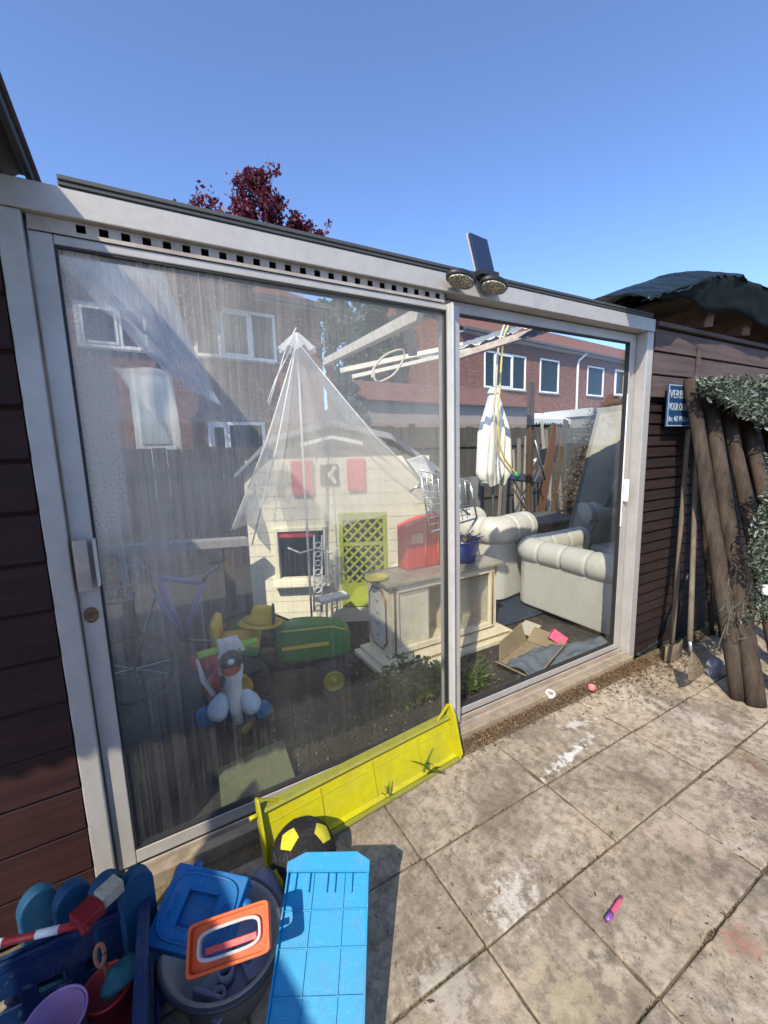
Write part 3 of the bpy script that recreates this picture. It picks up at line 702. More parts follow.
# debris: twigs, husks, leaves along the sill and scattered
g = MB(); r_ = random.Random(11)
def crumb(c, s):
    a = r_.uniform(0, PI); d = V((math.cos(a), math.sin(a), r_.uniform(-.15, .35)))*s; n = V((-math.sin(a), math.cos(a), 0))*s*r_.uniform(.12, .5)
    g.b.faces.new([g.b.verts.new(p) for p in (c-d, c+n, c+d+V((0, 0, s*.2)), c-n)])
for i in range(5200):
    x = .3+2.3*r_.random()**.8; yy = -.032-abs(r_.gauss(0, .035)); crumb(V((x, yy, .006+.02*r_.random()*max(0, 1+(yy+.03)*14))), r_.uniform(.003, .011))
for i in range(9000):
    x = r_.uniform(.1, 3.6); yy = -r_.random()*1.5
    if noise.noise(V((x*3.2, yy*3.2, 5))) < -.02: continue
    crumb(V((x, yy, .0035)), r_.uniform(.0012, .0045) if r_.random() < .96 else r_.uniform(.006, .012))
for i in range(1100):
    x = r_.gauss(2.5, .28); yy = -.05-abs(r_.gauss(0, .13)); crumb(V((x, yy, .006+.006*r_.random())), r_.uniform(.003, .012))
DEB = m_leaf('dry_debris', [(.05, .03, .018), (.12, .07, .035), (.24, .16, .08)], .05)
tag(g.build('leaf_litter', DEB, normals=False), 'dry husks, twigs and crumbs scattered along the sill and slabs', 'litter', kind='stuff')
g = MB()
for i in range(2600):
    row = r_.choice([0, 1, 2]); 
    if r_.random() < .6: x = r_.uniform(.3, 3.4); yy = -.095-.294*r_.choice([1, 2, 3])+r_.gauss(0, .004)
    else:
        rr = r_.choice([0, 1, 2]); x = r_.choice(joints[rr])+r_.gauss(0, .004); yy = -.095-.294*rr-.294*r_.random()
    if noise.noise(V((x*5, yy*5, 0))) < -.05: continue
    c = V((x, yy, -.004)); 
    for q in range(2):
        a = r_.uniform(0, 6.28); h = r_.uniform(.003, .012); d = V((math.cos(a), math.sin(a), 0))*.0015; e = V((r_.uniform(-.4, .4), r_.uniform(-.4, .4), 1))*h
        g.b.faces.new([g.b.verts.new(p) for p in (c-d, c+d, c+e)])
tag(g.build('joint_moss', m_leaf('moss', [(.03, .035, .012), (.06, .06, .02), (.1, .09, .03)], .1), normals=False), 'low moss and weeds growing in the slab joints', 'moss', kind='stuff')

def blades(name, label, c, n, h, spread, m, seed, w=.006, lean=.5, kindlab='weed', droop=.25):
    g = MB(); r_ = random.Random(seed)
    for i in range(n):
        b = V(c)+V((r_.gauss(0, spread), r_.gauss(0, spread), 0)); a = r_.uniform(0, 6.28); hh = h*r_.uniform(.5, 1.1)
        d = V((math.cos(a), math.sin(a), 0)); s_ = V((-d.y, d.x, 0))*w*r_.uniform(.6, 1.2); prev = None
        for j in range(6):
            t = j/5; p = b + d*lean*hh*t*t*r_.uniform(.95, 1.05) + V((0, 0, hh*(t-droop*t*t))); ww = s_*(1-t)**.6*(.6+t*.4)*(1 if j else .7)
            cur = (g.b.verts.new(p-ww), g.b.verts.new(p+ww))
            if prev: g.b.faces.new((prev[0], prev[1], cur[1], cur[0]))
            prev = cur
    o = g.build(name, m, normals=False); tag(o, label, kindlab); return o
blades('grass_tuft', 'small grass tuft sprouting at the foot of the yellow-green plastic guard', at(388, 800, Z=0), 22, .07, .008, WEEDL, 4, .003, .6)
blades('broad_leaf_weed', 'broad-leaved weed growing against the right end of the yellow-green guard', at(428, 775, Z=0), 12, .11, .014, WEEDL, 5, .011, .8)

# ------------------------------------------------------------------ yellow-green plastic guard
L_, R_ = at(258, 795, Y=-.055), at(441, 708, Y=-.055)
yg = thing('plastic_guard', 'long yellow-green plastic trough leaning against the door sill', 'plastic guard', (.63, -.075, 0), rad(4.5))
x0, x1 = -.415, .425
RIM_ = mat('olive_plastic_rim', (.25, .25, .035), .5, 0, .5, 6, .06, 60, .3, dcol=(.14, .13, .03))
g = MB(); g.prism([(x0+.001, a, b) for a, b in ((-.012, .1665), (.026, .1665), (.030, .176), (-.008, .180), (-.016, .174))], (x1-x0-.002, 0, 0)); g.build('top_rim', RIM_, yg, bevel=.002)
g = MB(); g.prism([(x0+.001, a, b) for a, b in ((-.058, .002), (-.066, .022), (-.074, .024), (-.078, .012), (-.070, -.0))], (x1-x0-.002, 0, 0)); g.build('bottom_lip', RIM_, yg, bevel=.002)  # rim olive reused here, shade along the bottom put into the lip's colour
def prof(t): return [(-.040, .020), (-.056, .016), (-.054, .000), (-.034, .008), (.002, .148), (.012, .156), (.022, .152), (.022, .162), (.010, .170), (-.004, .160)]
g = MB(); g.prism([(x0, a, b) for a, b in prof(0)], (x1-x0, 0, 0)); g.build('channel', YELPL, yg, bevel=.002)
g = MB()
for x in (-.2, .02, .24): g.bar((x, -.041, .016), (x, -.006, .152), .004, .008, up=(0, -1, .3))
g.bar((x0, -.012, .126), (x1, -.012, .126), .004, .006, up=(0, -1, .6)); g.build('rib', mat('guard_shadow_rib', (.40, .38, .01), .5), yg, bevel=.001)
g = MB(); g.prism([(x0, a, b) for a, b in ((-.062, .0), (-.03, .0), (.016, .15), (.018, .215), (-.008, .225), (-.030, .18), (-.066, .07), (-.072, .03))], (-.008, 0, 0)); g.build('end_cap', YELPL, yg, bevel=.002)
g = MB(); g.prism([(x1, a, b) for a, b in ((-.070, .0), (-.03, .0), (.012, .155), (.014, .225), (-.012, .24), (-.040, .20), (-.066, .10), (-.085, .04))], (.009, 0, 0)); g.build('end_cap', YELPL, yg, bevel=.002)
g = MB(); g.tube([(x0-.008, -.0, .165), (x0-.035, -.0, .165)], .007); g.build('peg', YELPL, yg, smooth=True)
g = MB(); g.tube([(x1+.008, -.003, .20), (x1+.03, -.003, .20)], .007); g.build('peg', YELPL, yg, smooth=True)
g = MB(); g.prism([(x0+.0, .017, .214), (x0+.0, -.006, .223), (x0+.09, -.002, .172), (x0+.09, .012, .165)], (0, 0, -.006)); g.build('gusset', YELPL, yg, bevel=.001)
g = MB(); g.prism([(x1, .013, .224), (x1, -.010, .238), (x1-.07, -.004, .176), (x1-.07, .010, .166)], (0, 0, -.006)); g.build('gusset', YELPL, yg, bevel=.001)

# ------------------------------------------------------------------ ball
BR = .100; bc = V((.312, -.262, BR))
bt = thing('toy_ball', 'black ball with yellow pentagon patches in front of the yellow-green guard', 'ball', (bc.x, bc.y, 0))
g = MB(); g.ball(bc, BR, 48); g.build('shell', mat('black_ball', (.014, .014, .016), .75, 0, .3, 14, .6, 220, .3), bt, True, smooth=True)
phi = (1+5**.5)/2
ico = [V(p).normalized() for p in ((0, 1, phi), (0, -1, phi), (0, 1, -phi), (0, -1, -phi), (1, phi, 0), (-1, phi, 0), (1, -phi, 0), (-1, -phi, 0), (phi, 0, 1), (-phi, 0, 1), (phi, 0, -1), (-phi, 0, -1))]
Rb = Matrix.Rotation(rad(25), 3, 'X') @ Rz(rad(14)) @ Ry(rad(-24)) @ Rx(rad(8))
BY = mat('ball_yellow', (.62, .56, .03), .6, 0, .5, 26, .3, 120, .3)
for n_ in ico:
    n_ = Rb @ n_; u = n_.orthogonal().normalized(); v = n_.cross(u)
    g = MB(); ring = []
    for k_ in range(5):
        ang = 2*PI*k_/5
        for q in range(3):
            a1, a2 = 2*PI*k_/5, 2*PI*(k_+1)/5
            p = (u*math.cos(a1)+v*math.sin(a1)).lerp(u*math.cos(a2)+v*math.sin(a2), q/3)
            ring.append((n_ + p*.34).normalized()*(BR+.0008))
    rings = [ring, [((bcv.normalized()+n_*.9)/1.9).normalized()*(BR+.0012) for bcv in ring]]
    a_ = [g.b.verts.new(bc+p) for p in rings[0]]; b_ = [g.b.verts.new(bc+p) for p in rings[1]]
    for k_ in range(15): g.b.faces.new([a_[k_], a_[(k_+1) % 15], b_[(k_+1) % 15], b_[k_]])
    cc = g.b.verts.new(bc+n_*(BR+.0014))
    for k_ in range(15): g.b.faces.new([b_[k_], b_[(k_+1) % 15], cc])
    g.build('patch', BY, bt, True, smooth=True)

# ------------------------------------------------------------------ heap of toys at lower left
# blue crate
zc = .32
A = at(143, 897, Z=zc); B = at(-2, 962, Z=zc); Cc = at(152, 1040, Z=zc)
ex = (B-A).normalized(); ey = (Cc-A); ey = (ey - ex*ey.dot(ex)).normalized()
angc = math.atan2(-ex.y, -ex.x)
LX, LY = .52, .42
crate = thing('storage_crate', 'dark blue plastic crate full of toys in the bottom left corner', 'crate', A + ex*LX/2 + ey*LY/2 - V((0, 0, zc)), angc)
Xd, Yd = -ex, -ey
def CL(a, b, z): return V((a, b, z))   # local: x right, y away (towards wall)
sgn = 1 if (Rz(angc) @ V((0, 1, 0))).dot(-ey) > 0 else -1
hx, hy = LX/2, LY/2
for nm, (p, d) in (('side', ((hx, 0), (.012, LY))), ('side', ((-hx, 0), (.012, LY))), ('side', ((0, hy), (LX-.014, .012))), ('side', ((0, -hy), (LX-.014, .012)))):
    g = MB()
    if d[0] > d[1]:
        rects = [(.05+i*.085, .05+j*.075, .05+i*.085+.055, .05+j*.075+.03) for i in range(5) for j in range(3)]
        g.holes((-d[0]/2, p[1], 0), (1, 0, 0), (0, 0, 1), d[0], zc, rects, .006)
        g.span((-d[0]/2-.012, p[1]-.012, zc-.02), (d[0]/2+.012, p[1]+.010, zc))
    else:
        rects = [(.05+i*.085, .05+j*.075, .05+i*.085+.055, .05+j*.075+.03) for i in range(4) for j in range(3)]
        g.holes((p[0], -d[1]/2, 0), (0, 1, 0), (0, 0, 1), d[1], zc, rects, .006)
        s2 = 1 if p[0] > 0 else -1
        g.span((p[0]-.010, -d[1]/2-.002, zc-.021), (p[0]+.014, d[1]/2+.002, zc+.001))
        g.span((p[0]+s2*.010, -d[1]/2, .12), (p[0]+s2*.018, d[1]/2, .128))
    g.build(nm, BLUECR, crate, bevel=.0015)
g = MB(); g.span((-hx+.01, -hy+.01, .0), (hx-.01, hy-.01, .012)); g.build('bottom', BLUECR, crate)

def inz(px, py, z): return at(px, py, Z=z)
# four blue rounded boards standing behind the crate
for i, (px, py, lab) in enumerate(((37, 893, 'leftmost of four blue rounded foam boards standing behind the crate'), (72, 887, 'second from left of the blue rounded foam boards behind the crate'), (107, 879, 'third from left blue foam board, behind the red brush'), (136, 874, 'rightmost blue rounded foam board, beside the blue toy lid'))):
    P_ = inz(px, py, .40); w = .036
    g = MB(); n = 18; R = Rz(rad(25))
    poly = [(-w, 0, -.40)] + [(-w*math.cos(PI*k/n), 0, -w*1.3+w*1.3*math.sin(PI*k/n)) for k in range(n+1)] + [(w, 0, -.40)]
    poly = [P_ + R @ (V(p)+V((0, 0, 0))) for p in poly]
    g.prism(poly, R @ V((0, .03, 0)))
    o_ = g.build('foam_board', mat('teal_blue_foam', (.005, .06, .13), .6, 0, .3, 9, .15, 80), bevel=.004)
    tag(o_, lab, 'foam board', 'blue rounded foam boards behind the crate')
# red stick with white band
a, b = inz(-8, 945, .37), inz(82, 924, .37)
st = thing('toy_stick', 'red rod with a white printed band lying across the crate', 'toy rod', a)
g = MB(); g.tube([a, b], .0075, 14); g.build('rod', REDPL, st, True, smooth=True)
g = MB(); g.tube([a.lerp(b, .48), a.lerp(b, .74)], .0079, 14); g.build('band', WHITEPL, st, True, smooth=True)
g = MB(); g.tube([a.lerp(b, .05), a.lerp(b, .12)], .0079, 14); g.build('band', WHITEPL, st, True, smooth=True)
# brush
P_ = inz(95, 905, .40)
br_ = thing('hand_brush', 'small dark red hand brush with cream bristles on the crate edge', 'brush', P_)
g = MB(); g.box((-.012, -.012, 0), (.045, .05, .022), Rz(.6)); g.tube([(-.02, -.03, .0), (-.01, -.055, .0)], .008); g.build('stock', mat('dark_red', (.22, .012, .015), .4), br_, bevel=.005)
g = MB(); g.box((.025, .016, .002), (.045, .036, .030), Rz(.6)); g.build('bristles', mat('cream_bristle', (.52, .45, .33), .9, 0, .6, 80, .8, 200), br_, bevel=.003)
# things in the crate
def cup(name, label, cat, px, py, z, r, h, m, hollow=True, tilt=0, cat2=None):
    c = inz(px, py, z); c.z = z-h; g = MB()
    g.lathe([(0, 0), (r*.78, 0), (r, h), (r*1.06, h), (r*1.06, h-.006), (r*1.0, h-.008), (r*.95, h-.002), (r*.74, .006), (0, .006)], c, 32, 1, 1, Rx(tilt))
    return tag(g.build(name, m, smooth=True), label, cat)
cup('toy_bucket', 'dark red bucket standing inside the blue crate', 'bucket', 107, 985, .22, .045, .15, REDPL)
cup('toy_bucket', 'lilac bucket rim at the bottom edge of the crate', 'bucket', 55, 1018, .28, .05, .15, mat('lilac_plastic', (.36, .20, .40), .5))
P_ = inz(120, 975, .25); g = MB(); g.ball(P_, (.04, .03, .018), 20, Rz(.5))
for v in g.b.verts: v.co += V([.008*noise.noise(v.co*35+V((k, 0, 0))) for k in (0, 9, 19)])
tag(g.build('foam_block', mat('teal_foam', (.02, .12, .15), .8, 0, .3, 20, .5), smooth=True), 'teal foam block resting in the red bucket', 'foam toy')
P_ = inz(100, 955, .30); g = MB()
g.tube([P_+V((.008*math.cos(t), .006*math.sin(t), .018*math.sin(t)*1.1)) for t in [2*PI*i/24 for i in range(25)]] + [P_+V((.006, 0, -.02-.01*i)) for i in range(6)], .0045, 8)
tag(g.build('rope_loop', mat('brown_rope', (.30, .13, .07), .8), smooth=True), 'small brown rope loop sticking up inside the crate', 'rope')
g = MB(); r_ = random.Random(2)
for i in range(7):
    P_ = at(20+r_.random()*75, 985+r_.random()*40, Z=.06); g.ball(P_, (r_.uniform(.03, .05), .03, .03), 12, Rz(r_.random()*3))
tag(g.build('toy_heap', mat('dark_blue_toys', (.02, .035, .09), .5), smooth=True), 'dark jumble of small toys at the bottom of the crate', 'toys', kind='stuff')

# grey oval tub
tc = at(224, 950, Z=.09)
tc = V((tc.x, tc.y, 0)); ta = rad(28)
tub = thing('plastic_tub', 'grey round plastic tub holding broken toys between crate and blue tray', 'tub', tc, ta)
tub.scale = (1, 1, .74)
g = MB(); g.lathe([(0, .0), (.100, .0), (.130, .17), (.139, .175), (.141, .185), (.135, .188), (.126, .18), (.094, .010), (0, .010)], (0, 0, 0), 56, 1, 1.12); g.build('basin', TUBM, tub, smooth=True)
g = MB(); g.lathe([(.136, .186), (.147, .188), (.149, .18), (.140, .176)], (0, 0, 0), 56, 1, 1.12); g.build('rim', mat('dark_rim', (.055, .06, .065), .45), tub, smooth=True)
# contents
def inside(px, py, z): return at(px, py, Z=z)
P_ = inside(300*.28+190, 905, .12)
lp = thing('toy_plate', 'curved lavender-grey plastic shell lying in the grey tub', 'toy part', inside(262, 885, .10))
g = MB()
def f(u, v): return V(((u-.5)*.10, (v-.5)*.12, .03-.10*((u-.5)**2+(v-.5)**2)*1.5))
g.grid(f, 10, 10); g.build('shell', LAV, lp, smooth=True, solid=.004)
g = MB(); g.tube([(.02, .02, .03), (.02, .02, .036)], .004); g.build('screw', GREYM, lp, smooth=True)
lq = thing('toy_gear_base', 'lavender-grey moulded part with a round socket in the grey tub', 'toy part', inside(226, 975, .085), .5)
g = MB(); g.box((0, 0, -.02), (.13, .10, .01)); g.box((.045, .01, .0), (.012, .09, .05)); g.box((-.05, .0, -.005), (.01, .08, .04), Rz(.3)); g.build('base', LAV, lq, bevel=.003)
g = MB(); g.lathe([(.014, -.015), (.020, -.015), (.020, .018), (.014, .018), (.014, -.012)], (0, .0, 0), 24); g.lathe([(.010, -.015), (.016, -.015), (.016, .01), (.010, .01), (.010, -.012)], (-.035, -.02, 0), 24); g.build('socket', LAV, lq, smooth=True)
lr2 = thing('toy_board', 'flat pale lavender panel leaning in the grey tub beside the orange frame', 'toy part', inside(254, 945, .09), .2)
g = MB(); g.box((0, 0, 0), (.085, .12, .006), Rx(.3) @ Ry(.25)); g.build('sheet', LAV, lr2, bevel=.002)
g = MB(); g.box((0, 0, .006), (.05, .006, .01), Rx(.3) @ Ry(.25)); g.build('ridge', LAV, lr2, bevel=.001)

# blue toy lid (moulded box with recess)
def frame_from(p0, px_, py_, flip=False):
    """rotation matrix with x along px_, y roughly along py_"""
    x = px_.normalized(); z = x.cross(py_).normalized(); y = z.cross(x); return Matrix((x, y, z)).transposed()
q00, q10, q01 = at(148, 925, Z=.27), at(232, 945, Z=.25), at(172, 872, Z=.31)
Rl = frame_from(q00, q10-q00, q01-q00); wl, hl = (q10-q00).length*1.22, (q01-q00).length*1.0
cl_ = at(199, 910, Z=.285)
bl = thing('toy_box', 'bright blue moulded toy lid with a rectangular recess, lying between crate and tub', 'toy box', cl_, rot=Rl.to_euler())
W, H = .185, .15
g = MB()
g.holes((-W/2, -H/2, 0), (1, 0, 0), (0, 1, 0), W, H, [(.055, .04, .130, .105)], .008)
g.span((-W/2, -H/2, -.05), (W/2, -H/2+.008, .0005)); g.span((-W/2, H/2-.008, -.05), (W/2, H/2, .0005)); g.span((-W/2, -H/2+.0085, -.05), (-W/2+.008, H/2-.0085, .0005)); g.span((W/2-.008, -H/2+.0085, -.05), (W/2, H/2-.0085, .0005))
g.span((-W/2+.054, -H/2+.039, -.022), (-W/2+.131, -H/2+.106, -.018))
for a_, b_ in (((-W/2+.051, -H/2+.036), (-W/2+.055, -H/2+.109)), ((-W/2+.130, -H/2+.036), (-W/2+.134, -H/2+.109)), ((-W/2+.0555, -H/2+.036), (-W/2+.1295, -H/2+.040)), ((-W/2+.0555, -H/2+.105), (-W/2+.1295, -H/2+.109))):
    g.span((*a_, -.0175), (*b_, .0105))
g.build('shell', BLUETOY2, bl, bevel=.004)
g = MB(); n = 40
outer = [(.082*math.copysign(abs(math.cos(2*PI*k/n))**.5, math.cos(2*PI*k/n)), .062*math.copysign(abs(math.sin(2*PI*k/n))**.5, math.sin(2*PI*k/n)), .0125) for k in range(n)]
g.tube([V(p) for p in outer]+[V(outer[0])], .0028, 6)
g.build('moulded_rim', BLUETOY2, bl, smooth=True)
for sx in (-1, 1):
    g = MB()
    for k_ in range(5):
        rr = .006+.0035*k_
        if rr > .018: continue
        g.tube([V((sx*.062+rr*.55*math.cos(t), -.004+rr*1.3*math.sin(t), .009)) for t in [2*PI*i/20 for i in range(21)]], .0016, 5)
    g.build('swirl_relief', BLUETOY2, bl, smooth=True)
g = MB(); g.tube([(W/2-.005, .03, -.02), (W/2+.018, .03, -.02)], .012, 16); g.build('lug', BLUETOY2, bl, smooth=True)
g = MB(); g.tube([(-.05, H/2-.006, -.01), (-.05, H/2+.012, -.01)], .011, 16); g.build('lug', BLUETOY2, bl, smooth=True)

# orange frame with slot
o0, o1, o2 = at(183, 955, Z=.315), at(278, 922, Z=.36), at(188, 932, Z=.335)
oc = at(231, 938, Z=.335); Ro = frame_from(o0, o1-o0, (o2-o0)+V((0, .03, .02)))
of = thing('toy_carrier', 'orange plastic handle frame with a long oval slot on top of the toys', 'toy carrier', oc, rot=Ro.to_euler())
W = .172; H = .082
g = MB(); n = 48
def rr_pt(k, w, h, p=.25):
    t = 2*PI*k/n; c_, s_ = math.cos(t), math.sin(t)
    return (w*math.copysign(abs(c_)**p, c_), h*math.copysign(abs(s_)**p, s_))
def ringed(g, w1, h1, p1, w2, h2, p2, z0, z1):
    A_ = [[g.b.verts.new((*rr_pt(k, w, h, p), z)) for k in range(n)] for (w, h, p, z) in ((w1, h1, p1, z0), (w1, h1, p1, z1), (w2, h2, p2, z1), (w2, h2, p2, z0))]
    for i in range(4):
        a_, b_ = A_[i], A_[(i+1) % 4]
        for k in range(n): g.b.faces.new([a_[k], a_[(k+1) % n], b_[(k+1) % n], b_[k]])
ringed(g, W/2, H/2, .16, .063, .021, .5, -.004, .002); g.build('plate', ORANGE, of, bevel=.001)
g = MB(); ringed(g, W/2+.001, H/2+.001, .16, W/2-.005, H/2-.005, .16, .0025, .016); g.build('outer_lip', ORANGE, of, bevel=.001)
g = MB(); ringed(g, .068, .026, .5, .062, .020, .5, .0025, .012); g.build('slot_lip', mat('pale_scuffed', (.42, .36, .33), .5), of, bevel=.001)
g = MB(); g.box((0, -.0085, -.001), (.11, .012, .004)); g.build('slot_bar', REDPL, of, bevel=.001)

# bright blue tray (toy truck bed)
tA, tB = at(321, 868, Z=.275), at(322, 1075, Z=.11)
wv = at(361, 866, Z=.275)-at(281, 866, Z=.275); wv.z = 0
xx = wv.normalized(); yy = (tA-tB).normalized(); yy = (yy-xx*yy.dot(xx)).normalized(); zz = xx.cross(yy)
Rt = Matrix((xx, yy, zz)).transposed()
Lt = (tA-tB).length; wt = wv.length
tray = thing('toy_tray', 'bright sky-blue ribbed plastic tray standing tilted in front of the ball', 'toy tray', (tA+tB)/2, rot=Rt.to_euler())
w2 = wt/2*.96; hl = Lt/2
g = MB(); g.span((-w2, -hl, -.003), (w2, hl, 0)); g.build('bed', BLUETOY, tray, bevel=.001)
g = MB()
for sx in (-1, 1): g.prism([(sx*w2, -hl, -.003), (sx*w2, hl, -.003), (sx*w2, hl, .016), (sx*w2, hl*.6, .014), (sx*w2, -hl, .014)], (sx*.004, 0, 0))
g.span((-w2, -hl-.004, -.003), (w2, -hl, .014)); g.build('side_lip', BLUETOY, tray, bevel=.001)
g = MB()
for x in (-w2*.36, w2*.42): g.span((x-.0012, -hl, .0002), (x+.0012, hl, .005))
for t in (-.78, -.38, .08, .48): g.bar((-w2, hl*t, .0025), (w2, hl*t+.006, .0025), .0024, .0048)
g.build('rib', BLUETOY, tray)
g = MB(); 
pol = [(-w2-.006, hl-.010, 0), (w2+.006, hl-.010, 0), (w2+.006, hl+.012, 0), (w2*.72, hl+.030, 0), (-w2*.62, hl+.028, 0), (-w2-.006, hl+.008, 0)]
g.prism([V(p)+V((0, 0, .014)) for p in pol], (0, 0, .004)); g.build('top_flange', BLUETOY, tray, bevel=.001)
g = MB(); g.span((-w2-.006, hl-.012, -.002), (w2+.006, hl-.008, .0138))
for x in (-w2*.8, -w2*.45, 0, w2*.2, w2*.62): g.span((x-.001, hl-.05, .0003), (x+.001, hl-.0125, .010))
g.build('end_wall', BLUETOY, tray, bevel=.001)

# ================================================================== the yard behind the glass
# small shed added on the far left to shade the yard behind the glass
ls = thing('shade_shed', 'added dark timber shed edge-on at the far left behind the glass, shading the yard', 'shed', (-1.5, .6, 0))
g = MB(); 
for i in range(15): g.span((-.92-.0, .14, .002+i*.145), (-.90, 1.06, .002+i*.145+.138))
for i in range(8): g.span((-2.4+i*.185, 1.062, .002), (-2.4+i*.185+.178, 1.08, 2.17))
g.span((-2.4, .14, .002), (-.925, 1.058, 2.17)); g.build('wall', DARKWOOD, ls, True, .002)
g = MB(); g.span((-2.5, .12, 2.18), (-.86, 1.14, 2.22)); g.build('roof', mat('felt_roof', (.06, .06, .06), .9), ls, True, .003)

# ---- playhouse
q = V((math.cos(-rad(27)), math.sin(-rad(27)), 0))
PH = Plane((.60, 1.86, 0), q)
ph = thing('toy_playhouse', 'cream plastic toy playhouse with red shutters, grey gable roof and lime lattice door', 'playhouse', PH.o, PH.rot)
PHM = mat('playhouse_cream', (.78, .73, .56), .5, 0, .3, 5, .05, 50, dcol=(.45, .42, .33))
PHR = mat('playhouse_roof', (.24, .25, .27), .6, 0, .4, 5, .1, 40)
def pu(px, py): return PH.uv(px, py)
uL = pu(243, 470)[0]; uR = pu(432, 480)[0]; uA, zA = pu(332, 430); zE = pu(243, 468)[1]; zER = pu(432, 478)[1]; zE = (zE+zER)/2
W_ = uR-uL
wl0, wl1 = pu(281, 578), pu(323, 530)       # lower window
dr0, dr1 = pu(341, 575), pu(386, 512)       # lattice door opening
gw0, gw1 = pu(321, 485), pu(338, 464)       # gable window
g = MB()
zE2 = zE-.03
g.holes((uL, 0, 0), (1, 0, 0), (0, 0, 1), W_, zE2, [(wl0[0]-uL, wl0[1], wl1[0]-uL, wl1[1]), (dr0[0]-uL, .12, dr1[0]-uL, min(dr1[1], zE2-.02))], -.03)
b1_ = bmesh.ops
g.build('front_wall', PHM, ph, bevel=.003)
g = MB()
zT = zA-.02
g.prism([(uL, 0, zE2+.001), (uR, 0, zE2+.001), (uR, 0, zE2+.05), (uA+W_*.30, 0, zT-.10), (uA, 0, zT), (uA-W_*.30, 0, zT-.10), (uL, 0, zE2+.05)], (0, .03, 0)); g.build('gable', PHM, ph, bevel=.003)
g = MB()
zG = pu(332, 456)[1]
g.prism([(uA-W_*.40, -.012, zG), (uA+W_*.40, -.012, zG), (uA+W_*.30, -.012, zT-.10), (uA, -.012, zT), (uA-W_*.30, -.012, zT-.10)], (0, .010, 0)); g.build('dark_gable', mat('playhouse_dark_gable', (.10, .105, .12), .6, 0, .3, 5), ph)  # dark grey panel over the upper part of the gable
g = MB()
z = .1
while z < zG-.03:
    if z < zE2:
        segs = [(uL, uR)]
        for (a, b), (c, d) in (((wl0[0], wl1[0]), (wl0[1], wl1[1])), ((dr0[0], dr1[0]), (.12, dr1[1]))):
            if c-.02 < z < d+.02:
                segs = [s2 for (s0, s1) in segs for s2 in ((s0, min(s1, a-.02)), (max(s0, b+.02), s1)) if s2[1]-s2[0] > .02]
    else:
        k_ = max(0, (z-zE2-.05)/(zT-zE2-.05)); segs = [(uL+(uA-uL)*k_*.85+.01, uR-(uR-uA)*k_*.85-.01)]
    for s0, s1 in segs: g.prism([(s0, -.001, z), (s0, -.004, z+.002), (s0, -.001, z+.088)], (s1-s0, 0, 0))
    z += .092
g.build('clapboard', PHM, ph)
g = MB(); g.span((uL, .031, .0), (uL+.03, .95, zE2+.02)); g.build('side_wall', PHM, ph, bevel=.004)
g = MB(); g.span((uR-.03, .031, 0), (uR, .95, zE2+.02)); g.build('side_wall', PHM, ph, bevel=.004)
g = MB(); g.span((uL+.031, .92, 0), (uR-.031, .95, zE2)); g.build('back_wall', PHM, ph, bevel=.004)
g = MB()
ov = .05
for s_ in (-1, 1):
    e = uL-ov if s_ < 0 else uR+ov; k2 = uA+s_*W_*.31
    g.prism([(uA, -.07, zT+.045), (k2, -.07, zT-.065), (e, -.07, zE2+.01), (e, -.07, zE2+.045), (k2, -.07, zT-.02), (uA, -.07, zT+.09)], (0, 1.12, 0))
g.build('roof', PHR, ph, bevel=.006)
g = MB()
for s_ in (-1, 1):
    k2 = uA+s_*W_*.16; g.prism([(uA, -.078, zT-.02), (k2, -.078, zT-.07), (k2, -.078, zT-.10), (uA, -.078, zT-.045)], (0, .01, 0))
g.build('ridge_trim', WHITEPL, ph)
for a, b in (((293, 496), (313, 460)), ((348, 491), (365, 458))):
    p0, p1 = pu(*a), pu(*b); g = MB(); g.span((p0[0], -.035, p0[1]), (p1[0], -.012, p1[1])); g.build('shutter', mat('coral_red_plastic', (.68, .06, .065), .5), ph, bevel=.012)
g = MB(); g.span((gw0[0], -.022, gw0[1]), (gw1[0], -.015, gw1[1])); g.build('gable_window', mat('dark_recess', (.07, .07, .06), .8), ph, bevel=.002)
g = MB(); cx_ = (gw0[0]+gw1[0])/2; g.prism([(gw1[0]-.03, -.024, gw1[1]-.01), (gw1[0]-.005, -.024, gw1[1]-.02), (gw1[0]-.045, -.024, (gw0[1]+gw1[1])/2), (gw1[0]-.01, -.024, gw0[1]+.02), (gw1[0]-.03, -.024, gw0[1]+.005), (gw0[0]+.05, -.024, (gw0[1]+gw1[1])/2)], (0, -.006, 0)); g.build('moulded_bow', PHM, ph)
# lower window frame + ornament
g = MB(); a, b = wl0, wl1; t_ = .03
for r in (((a[0]-t_, a[1]-t_), (b[0]+t_, a[1])), ((a[0]-t_, b[1]), (b[0]+t_, b[1]+t_)), ((a[0]-t_, a[1]+.0005), (a[0], b[1]-.0005)), ((b[0], a[1]+.0005), (b[0]+t_, b[1]-.0005))): g.span((r[0][0], -.026, r[0][1]), (r[1][0], .0, r[1][1]))
g.span((a[0]-.05, -.10, a[1]-.05), (b[0]+.05, -.001, a[1]-.031)); g.build('window_frame', PHM, ph, bevel=.004)
g = MB(); g.span((a[0]+.01, -.005, b[1]-.05), (b[0]-.08, .02, b[1]-.003)); g.build('window_valance', REDPL, ph, bevel=.004)
